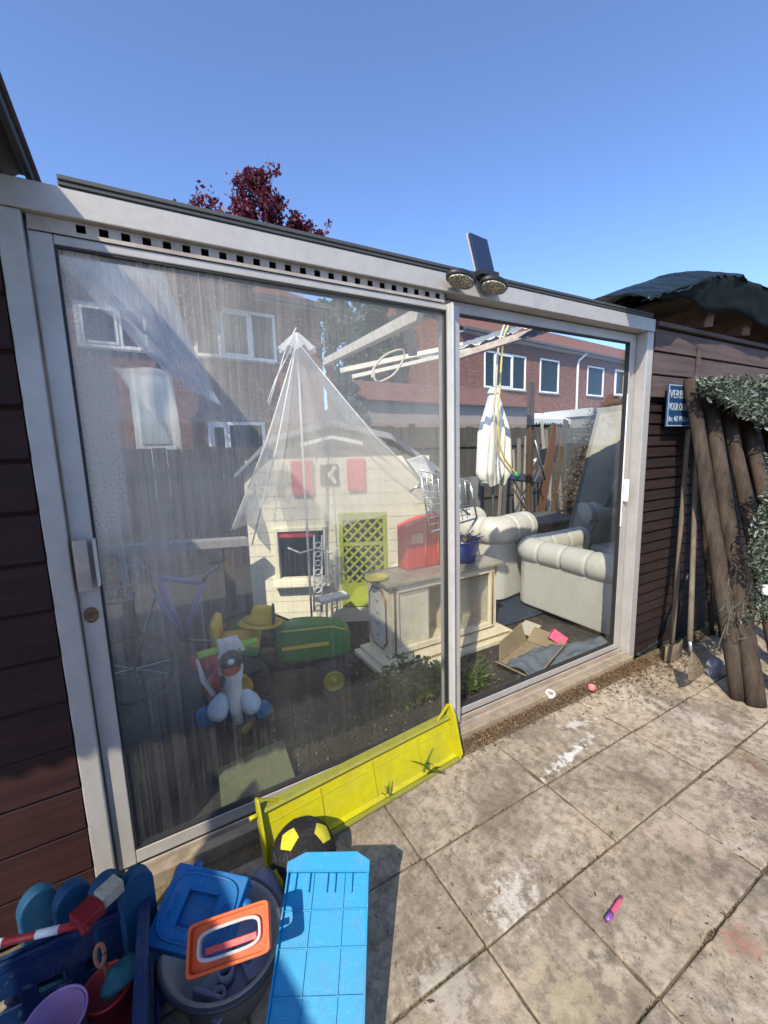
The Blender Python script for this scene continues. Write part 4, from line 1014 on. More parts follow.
# lime lattice door
g = MB(); a, b = dr0, dr1; zt = min(b[1], zE2-.02)
for x0_, z0_, x1_, z1_ in ((a[0], .13, a[0]+.03, zt), (b[0]-.03, .13, b[0], zt), (a[0]+.03, zt-.05, b[0]-.03, zt), (a[0]+.03, .13, b[0]-.03, .32), (a[0]+.03, (a[1]+zt)/2-.012, b[0]-.03, (a[1]+zt)/2+.012)): g.span((x0_, -.012, z0_), (x1_, .012, z1_))
dw = b[0]-a[0]-.06; z0_ = .32; hh = zt-.05-z0_
def clip(p, q_):
    ts = [0, 1]; d = (q_[0]-p[0], q_[1]-p[1])
    for k_, lo, hi in ((0, 0, dw), (1, 0, hh)):
        if abs(d[k_]) < 1e-9: continue
        t1, t2 = sorted(((lo-p[k_])/d[k_], (hi-p[k_])/d[k_])); ts[0] = max(ts[0], t1); ts[1] = min(ts[1], t2)
    if ts[0] >= ts[1]-.01: return None
    return (p[0]+d[0]*ts[0], p[1]+d[1]*ts[0]), (p[0]+d[0]*ts[1], p[1]+d[1]*ts[1])
for s_ in (1, -1):
    for k_ in range(-10, 20):
        o_ = k_*.075; c_ = clip((o_, 0) , (o_+s_*hh, hh))
        if c_: 
            (p, r), (p2, r2) = c_; g.bar((a[0]+.03+p, -.006*s_, z0_+r), (a[0]+.03+p2, -.006*s_, z0_+r2), .010, .016, up=(0, 0, 1))
g.build('lattice_door', LIMED, ph)
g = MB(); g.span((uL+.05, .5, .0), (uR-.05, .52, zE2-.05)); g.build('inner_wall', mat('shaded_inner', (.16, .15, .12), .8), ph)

# ---- wreckage: white ornamental ironwork in front of the playhouse window
ir = thing('white_iron_stand', 'white ornamental metal stand in front of the playhouse window', 'plant stand', at(318, 600, Y=1.35)); 
g = MB(); 
for px in (314, 322): g.tube([at(px, 535, Y=1.38), at(px, 612, Y=1.38)], .007, 8)
for py in range(545, 610, 9): 
    c = at(318, py, Y=1.38); g.tube([c+V((.022*math.cos(t), 0, .02*math.sin(t))) for t in [2*PI*i/14 for i in range(15)]], .0045, 6)
for dx in (-30, 20): g.tube([at(318, 548, Y=1.38), at(318+dx*.6, 553, Y=1.34), at(318+dx, 548, Y=1.32)], .006, 8)
g.build('scrollwork', WHITEP, ir, True, smooth=True)
g = MB(); g.span((.98, 1.28, .28), (1.20, 1.40, .31)); g.build('shelf', WHITEP, ir, True, .004)

# ---- cream cabinet
CX0, CX1, CY0, CY1, CZ = 1.20, 2.085, .72, .99, .545
cb = thing('glass_cabinet', 'cream lacquered display cabinet with gold ornament, glass front and an ornate side panel', 'cabinet', ((CX0+CX1)/2, (CY0+CY1)/2, 0))
g = MB(); g.span((CX0-.11, CY0-.13, .0), (CX1+.10, CY1+.02, .035)); g.span((CX0-.07, CY0-.09, .0355), (CX1+.06, CY1+.01, .06)); g.build('plinth', CREAM, cb, True, .006)
g = MB()
for i in range(60): x = CX0-.06+i*(CX1-CX0+.11)/60; g.ball((x, CY0-.092, .048), (.006, .005, .008), 8)
g.build('carved_beading', GOLD, cb, True, smooth=True)
g = MB(); g.span((CX0, CY0, .061), (CX0+.02, CY1, CZ-.02)); g.span((CX1-.02, CY0, .061), (CX1, CY1, CZ-.02)); g.span((CX0+.0205, CY0+.03, .061), (CX1-.0205, CY1, .075)); g.span((CX0+.0205, CY1-.015, .0755), (CX1-.0205, CY1, CZ-.02)); g.span((CX0+.50, CY0+.04, .0755), (CX0+.515, CY1-.016, CZ-.021)); g.build('carcass', CREAM, cb, True, .002)
g = MB(); g.span((CX0-.03, CY0-.04, CZ-.0195), (CX1+.03, CY1+.02, CZ+.005)); g.build('top', mat('mottled_marble_top', (.34, .30, .22), .35, 0, .7, 12, .05, 60, dcol=(.13, .11, .08)), cb, True, .006)
g = MB()
fx = [CX0+.0205, CX0+.22, CX0+.25, CX0+.47, CX0+.50, CX1-.075, CX1-.0205]
g.span((CX0+.021, CY0-.012, .476), (CX1-.021, CY0+.012, CZ-.0205)); g.span((CX0+.021, CY0-.012, .0755), (CX1-.021, CY0+.012, .115))
for x in (CX0+.021, CX0+.46, CX1-.075): g.span((x, CY0-.011, .1155), (x+.050, CY0+.011, .4755))
g.build('front_frame', CREAM, cb, True, .005)
g = MB()
for x in (CX0+.035, CX0+.49, CX1-.05): g.tube([(x, CY0-.016, .10), (x, CY0-.016, .48)], .006, 8)
for x in (CX0+.015, CX1-.04): 
    for a in range(3): g.tube([V((x+.02+.014*math.cos(t)*(1-a*.25), CY0-.016, .505-a*.014+.012*math.sin(t))) for t in [2*PI*i/12 for i in range(13)]], .003, 6)
g.span((CX0+.075, CY0-.0145, .470), (CX1-.08, CY0-.0125, .4755)); g.build('gold_moulding', GOLD, cb, True, smooth=True)
g = MB(); g.span((CX0+.072, CY0+.004, .116), (CX0+.30, CY0+.010, .474)); g.build('door_leaf', CREAM, cb, True, .004)
g = MB(); g.ball((CX0+.34, CY1-.045, .30), (.026, .014, .026), 16); g.build('knob', mat('dark_knob', (.10, .08, .06), .4), cb, True, smooth=True)
# ornate side panel on the left face
g = MB(); n = 40
def oct_(s_): 
    hw, hh = .105*s_, .19*s_
    return [(CX0-.004, (CY0+CY1)/2+y_*hw, .29+z_*hh) for y_, z_ in ((-.6, 1), (-.75, .86), (-1, .72), (-1, -.72), (-.75, -.86), (-.6, -1), (.6, -1), (.75, -.86), (1, -.72), (1, .72), (.75, .86), (.6, 1))]
for s_, r in ((1.0, .008), (.84, .004)):
    p = oct_(s_); g.tube([V(x) for x in p]+[V(p[0])], r, 6)
for k_ in range(4):
    zc_ = .17+k_*.075
    for sg_ in (-1, 1): g.tube([V((CX0-.005, (CY0+CY1)/2+sg_*(.012+.020*math.sin(t*2)), zc_+.035*t)) for t in [i/8 for i in range(9)]], .0028, 5)
    g.ball((CX0-.006, (CY0+CY1)/2, zc_), (.004, .010, .012), 8)
g.build('side_ornament', GOLD, cb, True, smooth=True)
g = MB(); g.prism(oct_(.97), (-.003, 0, 0)); g.build('side_panel', mat('pale_side_panel', (.60, .57, .50), .5), cb, True)
g = MB(); g.span((CX0+.511, CY0+.0125, .117), (CX1-.076, CY0+.0155, .473)); k = NT('cabinet_glass'); tr = k.n('BsdfTransparent'); gl = k.n('BsdfGlossy'); gl.inputs['Roughness'].default_value = .05; df = k.n('BsdfDiffuse'); df.inputs[0].default_value = (.5, .5, .46, 1)
m1 = k.n('MixShader'); m1.inputs[0].default_value = .12; k.l(tr.outputs[0], m1.inputs[1]); k.l(df.outputs[0], m1.inputs[2]); m2 = k.n('MixShader'); m2.inputs[0].default_value = .06; k.l(m1.outputs[0], m2.inputs[1]); k.l(gl.outputs[0], m2.inputs[2]); k.l(m2.outputs[0], k.out.inputs[0])
CABG = k.m
g.build('glass_front', CABG, cb, True)

# on the cabinet: red box, wicker tray, blue pot with bits, chrome wire basket
zt_ = CZ+.006
p0, p1 = at(402, 556, Y=.925), at(437, 514, Y=.925)
rb = thing('red_box', 'red plastic box standing on the cream cabinet behind the mullion', 'box', ((p0.x+p1.x)/2, .925, zt_))
w_ = (p1.x-p0.x)/2; h_ = p1.z-zt_
g = MB(); g.prism([(-w_, -.06, 0), (w_, -.06, 0), (w_, -.06, h_), (w_*.2, -.06, h_), (-w_*.5, -.06, h_*.93), (-w_, -.06, h_*.85)], (0, .12, 0)); g.build('body', mat('bright_red_plastic', (.62, .035, .03), .4), rb, bevel=.008)
g = MB(); g.span((-w_*.75, -.063, h_*.5), (-w_*.1, -.0605, h_*.7)); g.build('label_patch', mat('pale_orange', (.75, .35, .22), .6), rb, bevel=.003)
g = MB(); g.tube([(.0, -.066, .01), (.0, -.066, h_*.95)], .006, 8); g.tube([(w_*.7, -.066, .01), (w_*.7, -.066, h_*.95)], .008, 8); g.build('rib', mat('orange_strap', (.75, .20, .04), .5), rb, smooth=True)
c = at(376, 563, Y=.82); tray2 = thing('wicker_tray', 'yellow round wicker tray on the left end of the cabinet', 'tray', (c.x, .82, zt_))
g = MB(); g.lathe([(0, 0), (.062, 0), (.072, .02), (.069, .021), (.06, .006), (0, .006)], (0, 0, 0), 28, 1.1, .9); g.build('rim', mat('wicker', (.55, .48, .08), .8, 0, .6, 40, .6, 90), tray2, smooth=True)
c = at(460, 540, Y=.85); bp = thing('blue_pot', 'glossy dark blue flower pot on the cabinet', 'pot', (at(463, 540, Y=.85).x, .85, zt_))
g = MB(); g.lathe([(0, 0), (.085, 0), (.112, .12), (.118, .14), (.128, .143), (.128, .16), (.116, .16), (.108, .13), (0, .12)], (0, 0, 0), 36); g.build('pot', mat('cobalt_glaze', (.012, .05, .28), .15, 0, .3, 10, .02, 30, .7, dcol=(.06, .2, .35)), bp, smooth=True)
g = MB(); r_ = random.Random(6)
for i in range(60): a = V((r_.gauss(0, .035), r_.gauss(0, .035), .13)); d = V((r_.gauss(0, .05), r_.gauss(0, .05), r_.uniform(.02, .06))); g.tube([a, a+d*.6, a+d], .004, 5)
g.build('dead_stems', mat('dead_stems', (.20, .14, .10), .9), bp)
c0 = at(455, 530, Y=.88)
wb = thing('chrome_wire_basket', 'tilted chrome wire rack full of reflections above the blue pot', 'wire rack', (c0.x, .88, zt_+.12))
g = MB(); cs_ = [at(420, 470, Y=.86), at(470, 482, Y=.86), at(477, 518, Y=.84), at(430, 532, Y=.84)]
for i in range(4): g.tube([cs_[i], cs_[(i+1) % 4]], .007, 8)
for i in range(1, 9):
    t = i/9; g.tube([cs_[0].lerp(cs_[3], t), cs_[1].lerp(cs_[2], t)+V((0, .06, 0))], .003, 6); g.tube([cs_[0].lerp(cs_[1], t), cs_[3].lerp(cs_[2], t)+V((0, .05, 0))], .003, 6)
for i in range(14):
    a = cs_[0].lerp(cs_[2], .1+.8*r_.random())+V((r_.gauss(0, .03), .05, r_.gauss(0, .03))); g.tube([a, a+V((r_.gauss(0, .05), .02, r_.gauss(0, .06)))], .008, 6)
g.tube([cs_[2], V((c0.x+.03, .86, zt_+.121))], .007, 8)
g.build('wires', CHROME, wb, True, smooth=True)
g = MB(); g.prism([at(407, 460, Y=.9), at(424, 455, Y=.9), at(438, 468, Y=.92), at(424, 483, Y=.9)], (0, .02, 0)); g.build('white_plate', WHITEP, wb, True, .003)

# ---- chesterfield seats
def chester(name, label, cat, loc, rotz, W, D, zb=.04, zr=.50, r=.095, group='white leather chesterfield seats'):
    o = thing(name, label, cat, loc, rotz, group)
    # outline of the back and arms in plan: arm - back - arm (back along y=0, arms run to y=-D)
    def path(rad_, inset):
        pts = []; x = W/2-inset; yb = -inset
        n0 = 12
        for i in range(n0): pts.append((-x, -D+inset*.3+(D-rad_-inset)*i/n0))
        for i in range(9): a = PI-PI/2*i/8; pts.append((-x+rad_+rad_*math.cos(a), yb-rad_+rad_*math.sin(a)))
        m = 22
        for i in range(1, m): pts.append((-x+rad_+(2*x-2*rad_)*i/m, yb))
        for i in range(9): a = PI/2-PI/2*i/8; pts.append((x-rad_+rad_*math.cos(a), yb-rad_+rad_*math.sin(a)))
        for i in range(n0-1, -1, -1): pts.append((x, -D+inset*.3+(D-rad_-inset)*i/n0))
        return pts
    ra = .14
    out, inn = path(ra, .0), path(ra*.6, .15)
    n = min(len(out), len(inn)); g = MB()
    lo = [g.b.verts.new((*p, zb)) for p in out]; lt = [g.b.verts.new((p[0]*.985, p[1], zr)) for p in out]
    it = [g.b.verts.new((*p, zr)) for p in inn]; ib = [g.b.verts.new((*p, zb)) for p in inn]
    for a, b in ((lo, lt), (lt, it), (it, ib), (ib, lo)):
        for i in range(n-1): g.b.faces.new([a[i], a[i+1], b[i+1], b[i]])
    g.b.faces.new([lo[0], lt[0], it[0], ib[0]]); g.b.faces.new([lo[-1], ib[-1], it[-1], lt[-1]])
    g.build('shell', LEATHER, o, bevel=.012)
    mid = path(ra*.75, .06); pts = []
    # resample densely and pleat
    dense = []
    for a, b in zip(mid, mid[1:]):
        for k_ in range(6): t = k_/6; dense.append(V((a[0]*(1-t)+b[0]*t, a[1]*(1-t)+b[1]*t, zr+.03)))
    dense.append(V((*mid[-1], zr+.03))); L = 0; rs = []
    for i, p in enumerate(dense):
        if i: L += (p-dense[i-1]).length
        ph_ = (L % .21)/.21; e = min(1, i/5+.35, (len(dense)-1-i)/5+.35)
        rs.append(r*e*(1-.085*math.exp(-((ph_-.5)/.07)**2)+.02*math.sin(L*9)))
    g = MB(); g.tube(dense, rs, 28); g.build('rolled_arm', LEATHER, o, smooth=True)
    g = MB(); g.span((-W/2+.155, -D+.02, zb+.06), (W/2-.155, -.155, .34)); g.build('seat_cushion', LEATHER, o, bevel=.04)
    for x in (-W/2+.06, W/2-.06):
        for y_ in (-D+.08, -.07): g = MB(); g.lathe([(.022, 0), (.03, zb+.002), (0, zb+.002)], (x, y_, 0), 12); g.build('foot', BLACKP, o)
    return o
# visible sofa: its back faces the door glass and the camera (towards -X)
chester('leather_sofa', 'white leather chesterfield sofa with its rolled back towards the glass, nearest the door', 'sofa', (2.635, .60, 0), rad(90)+0.0, .96, .85, zr=.46, r=.10)
chester('leather_armchair', 'white leather chesterfield armchair behind the cabinet, beside the hanging parasol', 'armchair', (2.40, 1.42, 0), rad(100), .66, .55, zr=.60, r=.125)
chester('leather_armchair', 'white leather armchair further back, seen over the sofa at the right edge of the glass', 'armchair', (4.35, .95, 0), rad(-95), .7, .6, zr=.60, r=.12)
# sea-green cloth on the armchair
g = MB()
c0 = at(486, 553, Y=1.25)
g = MB(); g.grid(lambda u, v: V((c0.x-.06+.25*u, 1.14+.02*noise.noise(V((u*5, v*5, 0))), c0.z+.05-.12*v+.015*math.sin(u*9))), 16, 8)

# ---- things on the yard floor
g = MB(); g.grid(lambda u, v: V((2.05+.75*u, .78+.55*v, .012+.006*noise.noise(V((u*4, v*4, 0))))), 20, 14); tag(g.build('blue_mat', mat('navy_mat', (.03, .045, .07), .9, 0, .4, 12, .5, 60, .1), smooth=True, solid=.006), 'dark navy mat on the yard floor between cabinet and sofa', 'mat')
cbx = thing('flattened_box', 'open brown cardboard box collapsed on the floor inside the right glass', 'box', (2.02, .33, 0), .3)
g = MB()
g.prism([(-.20, -.12, .004), (.18, -.12, .004), (.20, .13, .004), (-.18, .13, .004)], (0, 0, .006)); g.build('base', CARD, cbx)
g = MB(); g.prism([(-.20, -.12, .011), (.18, -.12, .011), (.14, -.16, .11), (-.16, -.17, .10)], (0, .005, .003)); g.build('flap', CARD, cbx)
g = MB(); g.prism([(-.18, .131, .011), (.20, .131, .011), (.17, .155, .14), (-.14, .15, .12)], (0, .005, .003)); g.build('flap', CARD, cbx)
g = MB(); g.prism([(-.201, -.12, .011), (-.185, .13, .011), (-.28, .11, .06), (-.30, -.10, .05)], (.003, 0, .004)); g.build('flap', CARD, cbx)
g = MB(); g.prism([(.185, -.12, .011), (.205, .13, .011), (.25, .10, .10), (.23, -.09, .09)], (.003, 0, .004)); g.build('flap', CARD, cbx)
c = at(557, 640, Z=.05); pk = thing('pink_box', 'bright pink cardboard box tipped on its edge between sofa and brown box', 'box', c)
g = MB(); R = Rz(.6) @ Rx(.55) @ Ry(.5); g.box((0, 0, .015), (.10, .10, .07), R); g.build('carton', PINK, pk, bevel=.003)
g = MB(); g.box(R @ V((0, 0, .0365))+V((0, 0, .015)), (.085, .004, .002), R); g.build('flap_seam', mat('dark_pink', (.4, .03, .09), .6), pk)
g = MB()
def cl(u, v):
    x = 1.75+.75*u; y_ = .10+.20*v+.06*math.sin(u*4)
    return V((x, y_, .035+.035*noise.noise(V((x*7, y_*9, 2)))+.022*noise.noise(V((x*17, y_*20, 5)))+.03*math.sin(PI*v)))
g.grid(cl, 70, 30); tag(g.build('grey_cloth', CLOTHG, smooth=True, solid=.004), 'crumpled grey-blue cloth lying along the inside of the right glass', 'cloth')
g = MB(); r_ = random.Random(5)
for i in range(1500):
    x = r_.uniform(.2, 2.5); y_ = r_.uniform(.14, 1.2); s_ = r_.uniform(.003, .012); c = V((x, y_, .004+r_.random()*.01)); a = r_.uniform(0, PI); d = V((math.cos(a), math.sin(a), r_.uniform(-.1, .3)))*s_; n_ = V((-math.sin(a), math.cos(a), 0))*s_*r_.uniform(.15, .8)
    g.b.faces.new([g.b.verts.new(p) for p in (c-d, c+n_, c+d+V((0, 0, s_*.3)), c-n_)])
tag(g.build('yard_litter', m_leaf('yard_litter', [(.04, .03, .02), (.09, .07, .05), (.20, .17, .13)], 0), normals=False), 'dry leaves and pale scraps strewn over the yard floor', 'litter', kind='stuff')
for (px, py, w_, d_, lab) in ((528, 628, .22, .12, 'pale ripped carton sheet beside the cabinet plinth'), (600, 652, .20, .07, 'cream paper strip on the floor under the sofa')):
    c = at(px, py, Z=.02); g = MB(); g.box((c.x, c.y, .02), (w_, d_, .006), Rz(rad(20)) @ Rx(.12)); tag(g.build('paper_sheet', mat('pale_paper', (.5, .45, .36), .9), bevel=.001), lab, 'paper')
# slab lying in the yard
g = MB(); pts = [at(218, 768, Z=.05), at(283, 738, Z=.05), at(296, 778, Z=.05), at(222, 812, Z=.05)]; g.prism([V((p.x, p.y, .05)) for p in pts], (0, 0, -.048))
tag(g.build('loose_slab', mat('mossy_slab', (.15, .155, .09), .9, 0, .5, 6, .4, 50, .1), bevel=.004), 'loose mossy paving slab lying in front of the ride-on toy', 'slab')

# leafy weeds inside, before the cabinet
def bush(name, label, cat, c, n, r, h, m, seed, ls=.02):
    r_ = random.Random(seed); g = MB(); c = V(c)
    for i in range(n//14):
        a = r_.uniform(0, 6.28); d = V((math.cos(a)*r, math.sin(a)*r*.7, 0))*r_.random()**.5; b = c+d*.4; t = c+d+V((0, 0, h*r_.uniform(.4, 1)))
        g.tube([b, (b+t)/2+V((0, 0, .02)), t], .0022, 4)
        for k_ in range(14):
            p = b.lerp(t, .25+.75*r_.random())+V((r_.gauss(0, .02), r_.gauss(0, .02), 0)); e = V((r_.gauss(0, 1), r_.gauss(0, 1), r_.gauss(.1, .6))).normalized(); f_ = e.orthogonal().normalized(); f_ = Quaternion(e, r_.uniform(0, 6)) @ f_; s_ = ls*r_.uniform(.6, 1.4)
            g.b.faces.new([g.b.verts.new(x) for x in (p, p+e*s_+f_*s_*.45, p+e*s_*2, p+e*s_-f_*s_*.45)])
    return tag(g.build(name, m, normals=False), label, cat)
bush('leafy_weed', 'leafy green weed clump in front of the cabinet, just left of the mullion', 'weed', (1.12, .38, 0), 1300, .20, .22, WEEDL, 21)
bush('leafy_weed', 'grassy green weed clump inside the right pane beside the mullion', 'weed', (1.45, .34, 0), 1100, .20, .12, WEEDL, 22, .014)

# ---- toy tractor
tx = thing('toy_tractor', 'green toy pedal tractor with yellow seat and yellow wheel hubs', 'toy tractor', (.68, .80, 0), rad(-16))
tx.scale = (1.16, 1.16, 1.16)
g = MB()
def loft(secs, close=True):
    gg = MB(); rings = [[gg.b.verts.new(p) for p in s_] for s_ in secs]; n = len(rings[0])
    for a, b in zip(rings, rings[1:]):
        for k_ in range(n): gg.b.faces.new([a[k_], a[(k_+1) % n], b[(k_+1) % n], b[k_]])
    gg.b.faces.new(rings[0][::-1]); gg.b.faces.new(rings[-1]); return gg
def sec(x, w, z0, z1, n=20, p=.35):
    return [(x, w*math.copysign(abs(math.cos(t))**p, math.cos(t)), (z0+z1)/2+(z1-z0)/2*math.copysign(abs(math.sin(t))**p, math.sin(t))) for t in [2*PI*i/n for i in range(n)]]
loft([sec(-.14, .07, .17, .33), sec(-.05, .075, .16, .36), (sec(.10, .075, .16, .345)), sec(.20, .068, .165, .32), sec(.235, .055, .18, .29)]).build('bonnet', GREEN, tx, smooth=True, sub=1)
loft([sec(-.36, .06, .12, .22), sec(-.2, .055, .13, .22), sec(.05, .05, .12, .2)]).build('chassis', BLACKP, tx, smooth=True)
loft([sec(-.38, .09, .27, .31), sec(-.30, .105, .25, .31), sec(-.20, .095, .26, .30)]).build('seat', YEL, tx, smooth=True)
loft([[(x-.0, y_, z) for x, y_, z in sec(-.40, .095, .29, .42)], sec(-.375, .09, .29, .41)]).build('seat_back', YEL, tx, smooth=True)
for sx in (-1, 1):
    w = MB(); w.tube([(-.30, sx*.12, .15), (-.30, sx*.125, .15), (-.30, sx*.165, .15), (-.30, sx*.17, .15)], [.13, .145, .145, .13], 28); w_o = w.build('rear_wheel', mat('tyre', (.045, .043, .04), .85, 0, .4, 20, .4, 60), tx, bevel=.004)
    w = MB(); w.tube([(-.30, sx*.171, .15), (-.30, sx*.176, .15)], [.07, .06], 24); w.build('hub', YEL, w_o)
    w = MB(); w.tube([(.13, sx*.085, .085), (.13, sx*.088, .085), (.13, sx*.125, .085), (.13, sx*.128, .085)], [.075, .085, .085, .075], 28); w_o = w.build('front_wheel', mat('tyre', (0, 0, 0)), tx, bevel=.004)
    w = MB(); w.lathe([(0, .012), (.014, .012), (.016, .002), (.040, .002), (.046, .010), (.052, .0), (0, 0)], (.13, sx*.1285, .085), 24, 1, 1, Rx(PI/2*(1 if sx < 0 else -1))); w.build('hub', mat('dull_yellow_hub', (.42, .33, .03), .5), w_o, smooth=True)
    g = MB(); g.span((-.10, sx*.0755, .245), (.12, sx*.0785, .262)); g.build('side_stripe', YEL, tx)
    g = MB(); g.box((.215, sx*.03, .275), (.02, .03, .014), Rz(-sx*.25)); g.build('headlight', WHITEPL, tx, bevel=.003)
    loft([sec(-.36, .02, .27, .30), sec(-.30, .03, .30, .335), sec(-.2, .02, .27, .30)]).build('mudguard', GREEN, tx, smooth=True).location = (0, sx*.14, 0)
g = MB(); g.tube([(-.06, 0, .36), (-.13, 0, .40)], .006); g.tube([V((-.13, .05*math.cos(t), .40+.045*math.sin(t))) for t in [2*PI*i/20 for i in range(21)]], .006, 8); g.build('steering_wheel', BLACKP, tx, smooth=True)
g = MB(); g.tube([(-.10, -.078, .34), (.14, -.078, .335), (.2, -.072, .31)], .003, 6); g.build('yellow_stripe', YEL, tx)
g = MB()
for k_ in range(5): g.box((.236, 0, .195+k_*.014), (.008, .07, .006))
g.build('grille', BLACKP, tx)
# yellow bucket hat shape on the tractor seat: a sand bucket upside down
hb = at(262, 618, Y=.92); hb2 = thing('yellow_sun_hat', 'bright yellow plastic hat with a wide brim resting on the tractor', 'hat', hb)
g = MB(); g.lathe([(.085, -.012), (.09, -.008), (.058, .008), (.052, .045), (.046, .062), (.03, .068), (0, .07)], (0, 0, 0), 32, 1.15, 1, Ry(.18)); g.build('crown', YEL, hb2, smooth=True, solid=.003)
g = MB(); g.lathe([(.062, -.001), (.130, -.022), (.128, -.027), (.060, -.006)], (0, 0, 0), 32, 1.0, .85, Ry(.1)); g.build('brim', YEL, hb2, smooth=True)

# ---- ride-on toy (white dog-faced with lime handles)
rc = at(233, 720, Z=0.0)
c0 = at(236, 690, Y=.50)
ro = thing('ride_on_toy', 'white ride-on toy with dog face, lime handlebar grips and red seat', 'ride-on toy', (c0.x, .50, 0))
def w3(px, py, Y=.5): p = at(px, py, Y=Y); return p
def lo(p): return p - V((c0.x, .50, 0))
a = lo(w3(234, 705, .46)); b = lo(w3(232, 650, .46)); 
g = MB(); g.tube([lo(w3(238, 722, .46)), lo(w3(236, 705, .46)), lo(w3(233, 685, .45)), lo(w3(231, 668, .43)), lo(w3(229, 655, .44)), lo(w3(227, 645, .46))], [.022, .034, .037, .052, .048, .024], 20); g.build('body', WHITEPL, ro, smooth=True)
g = MB(); g.ball(lo(w3(231, 661, .385)), (.048, .032, .045), 24); g.build('muzzle', BLACKP, ro, smooth=True)
g = MB(); g.ball(lo(w3(231, 668, .38)), (.042, .025, .034), 24); g.build('muzzle_band', REDPL, ro, smooth=True)
g = MB(); g.ball(lo(w3(231, 662, .352)), (.014, .010, .012), 14); g.build('nose', WHITEPL, ro, smooth=True)
g = MB(); g.box(lo(w3(228, 644, .44)), (.085, .05, .045)); g.tube([lo(w3(219, 650, .43)), lo(w3(224, 640, .43)), lo(w3(238, 641, .43)), lo(w3(243, 650, .43))], .010, 10); g.build('head_top', WHITEPL, ro, bevel=.012)
for x_, y_ in ((225, 659), (240, 657)):
    pass
g = MB(); g.ball(lo(w3(222, 682, .40)), (.012, .012, .03), 14, Ry(.2)); g.build('spot', BLACKP, ro, smooth=True)
for (p, q_) in (((217, 650), (197, 656)), ((241, 645), (258, 640))):
    g = MB(); g.tube([lo(w3(*p, .44)), lo(w3(*q_, .42))], .015, 14); g.build('handlebar_grip', LIME, ro, smooth=True, bevel=.002)
loft([[lo(w3(205, 660, .62)) + V((x, z, y_*.8)) for x, y_, z in [(.07*math.cos(t), .07*math.sin(t), 0) for t in [2*PI*i/18 for i in range(18)]]], [lo(w3(208, 668, .70)) + V((x, z, y_*.8)) for x, y_, z in [(.06*math.cos(t), .06*math.sin(t), 0) for t in [2*PI*i/18 for i in range(18)]]]]).build('seat', REDPL, ro, smooth=True, bevel=.01)
g = MB(); g.tube([lo(w3(222, 668, .5)), lo(w3(212, 690, .58)), lo(w3(215, 700, .62))], [.03, .04, .03], 14); g.build('red_fairing', REDPL, ro, smooth=True)
g = MB(); g.tube([lo(w3(197, 660, .52)), lo(w3(203, 680, .52)), lo(w3(214, 695, .5))], [.012, .02, .016], 12, flat=.5); g.build('side_panel', WHITEPL, ro, smooth=True)
for (px, py, rx, lab) in ((217, 707, .052, 0), (251, 700, .050, 1)):
    g = MB(); c = lo(w3(px, py, .44)); sg_ = -1 if not lab else 1; q1 = c+V((-sg_*.028, 0, .055)); q2 = c+V((sg_*.012, -.01, -.045)); g.tube([q1, q1.lerp(q2, .2), q1.lerp(q2, .5), q1.lerp(q2, .8), q2], [.014, .034, .050, .052, .036], 24, flat=.8)
    g.build('wheel_guard', mat('pale_blue_white', (.55, .62, .66), .45), ro, smooth=True, bevel=.004)
    g = MB(); c = lo(w3(px+(-12 if not lab else 12), py+6, .47)); g.tube([c+V((0, -.01, -.02)), c+V((0, .03, -.02))], rx*.75, 24, flat=1.0); g.build('wheel', mat('wheel_blue', (.02, .16, .36), .5), ro, smooth=True, bevel=.006)
g = MB(); g.tube([lo(w3(240, 715, .56)), lo(V((c0.x+.03, .60, .05)))], [.07, .06], 18); g.build('base', mat('dark_blue_base', (.015, .04, .08), .5), ro, smooth=True, bevel=.005)

# ---- child's bicycle with lilac frame, front basket
bk = thing('bicycle', 'childs bicycle with lilac frame and wire basket behind the left glass', 'bicycle', (.02, 1.15, 0))
LIL = mat('lilac_paint', (.36, .28, .50), .4)
g = MB(); fr_ = [((-.22, 1.15, .80), (-.02, 1.15, .60)), ((.0, 1.15, .69), (.22, 1.15, .62)), ((-.02, 1.15, .60), (.10, 1.15, .30)), ((.22, 1.15, .62), (.10, 1.15, .30)), ((.0, 1.15, .69), (.10, 1.15, .30))]
for a, b in fr_[1:]: g.tube([a, b], .016, 12)
g.build('frame', LIL, bk, True, smooth=True)
for x in (-.16, .42):
    g = MB(); g.tube([V((x+.19*math.cos(t), 1.15, .205+.19*math.sin(t))) for t in [2*PI*i/40 for i in range(41)]], .014, 8); w_o = g.build('wheel', mat('tyre', (0, 0, 0)), bk, True, smooth=True)
    g = MB()
    for i in range(14): a = 2*PI*i/14; g.tube([(x, 1.15, .205), (x+.185*math.cos(a), 1.15, .205+.185*math.sin(a))], .0015, 4)
    g.build('spokes', CHROME, w_o, True)
g = MB(); g.tube([(-.16, 1.15, .205), (-.02, 1.15, .60), (-.05, 1.15, .74)], .010, 10); g.tube([(-.12, 1.05, .80), (-.05, 1.15, .745), (-.10, 1.25, .80)], .010, 10); g.tube([(.22, 1.15, .62), (.24, 1.14, .66), (.30, 1.1, .72)], .010, 10); g.tube([(.10, 1.15, .30), (.42, 1.15, .205)], .01, 8); g.build('fork_and_bars', GREYM, bk, True, smooth=True)
g = MB(); bc_ = V((-.20, 1.10, .70))
for z_, r in ((.09, .105), (.0, .085), (-.08, .07)): g.tube([bc_+V((r*1.2*math.cos(t), r*.8*math.sin(t), z_)) for t in [2*PI*i/28 for i in range(29)]], .005, 6)
for i in range(18): a = 2*PI*i/18; g.tube([bc_+V((.105*1.2*math.cos(a), .105*.8*math.sin(a), .09)), bc_+V((.07*1.2*math.cos(a), .07*.8*math.sin(a), -.08))], .0025, 5)
g.build('basket', GREYM, bk, True, smooth=True)
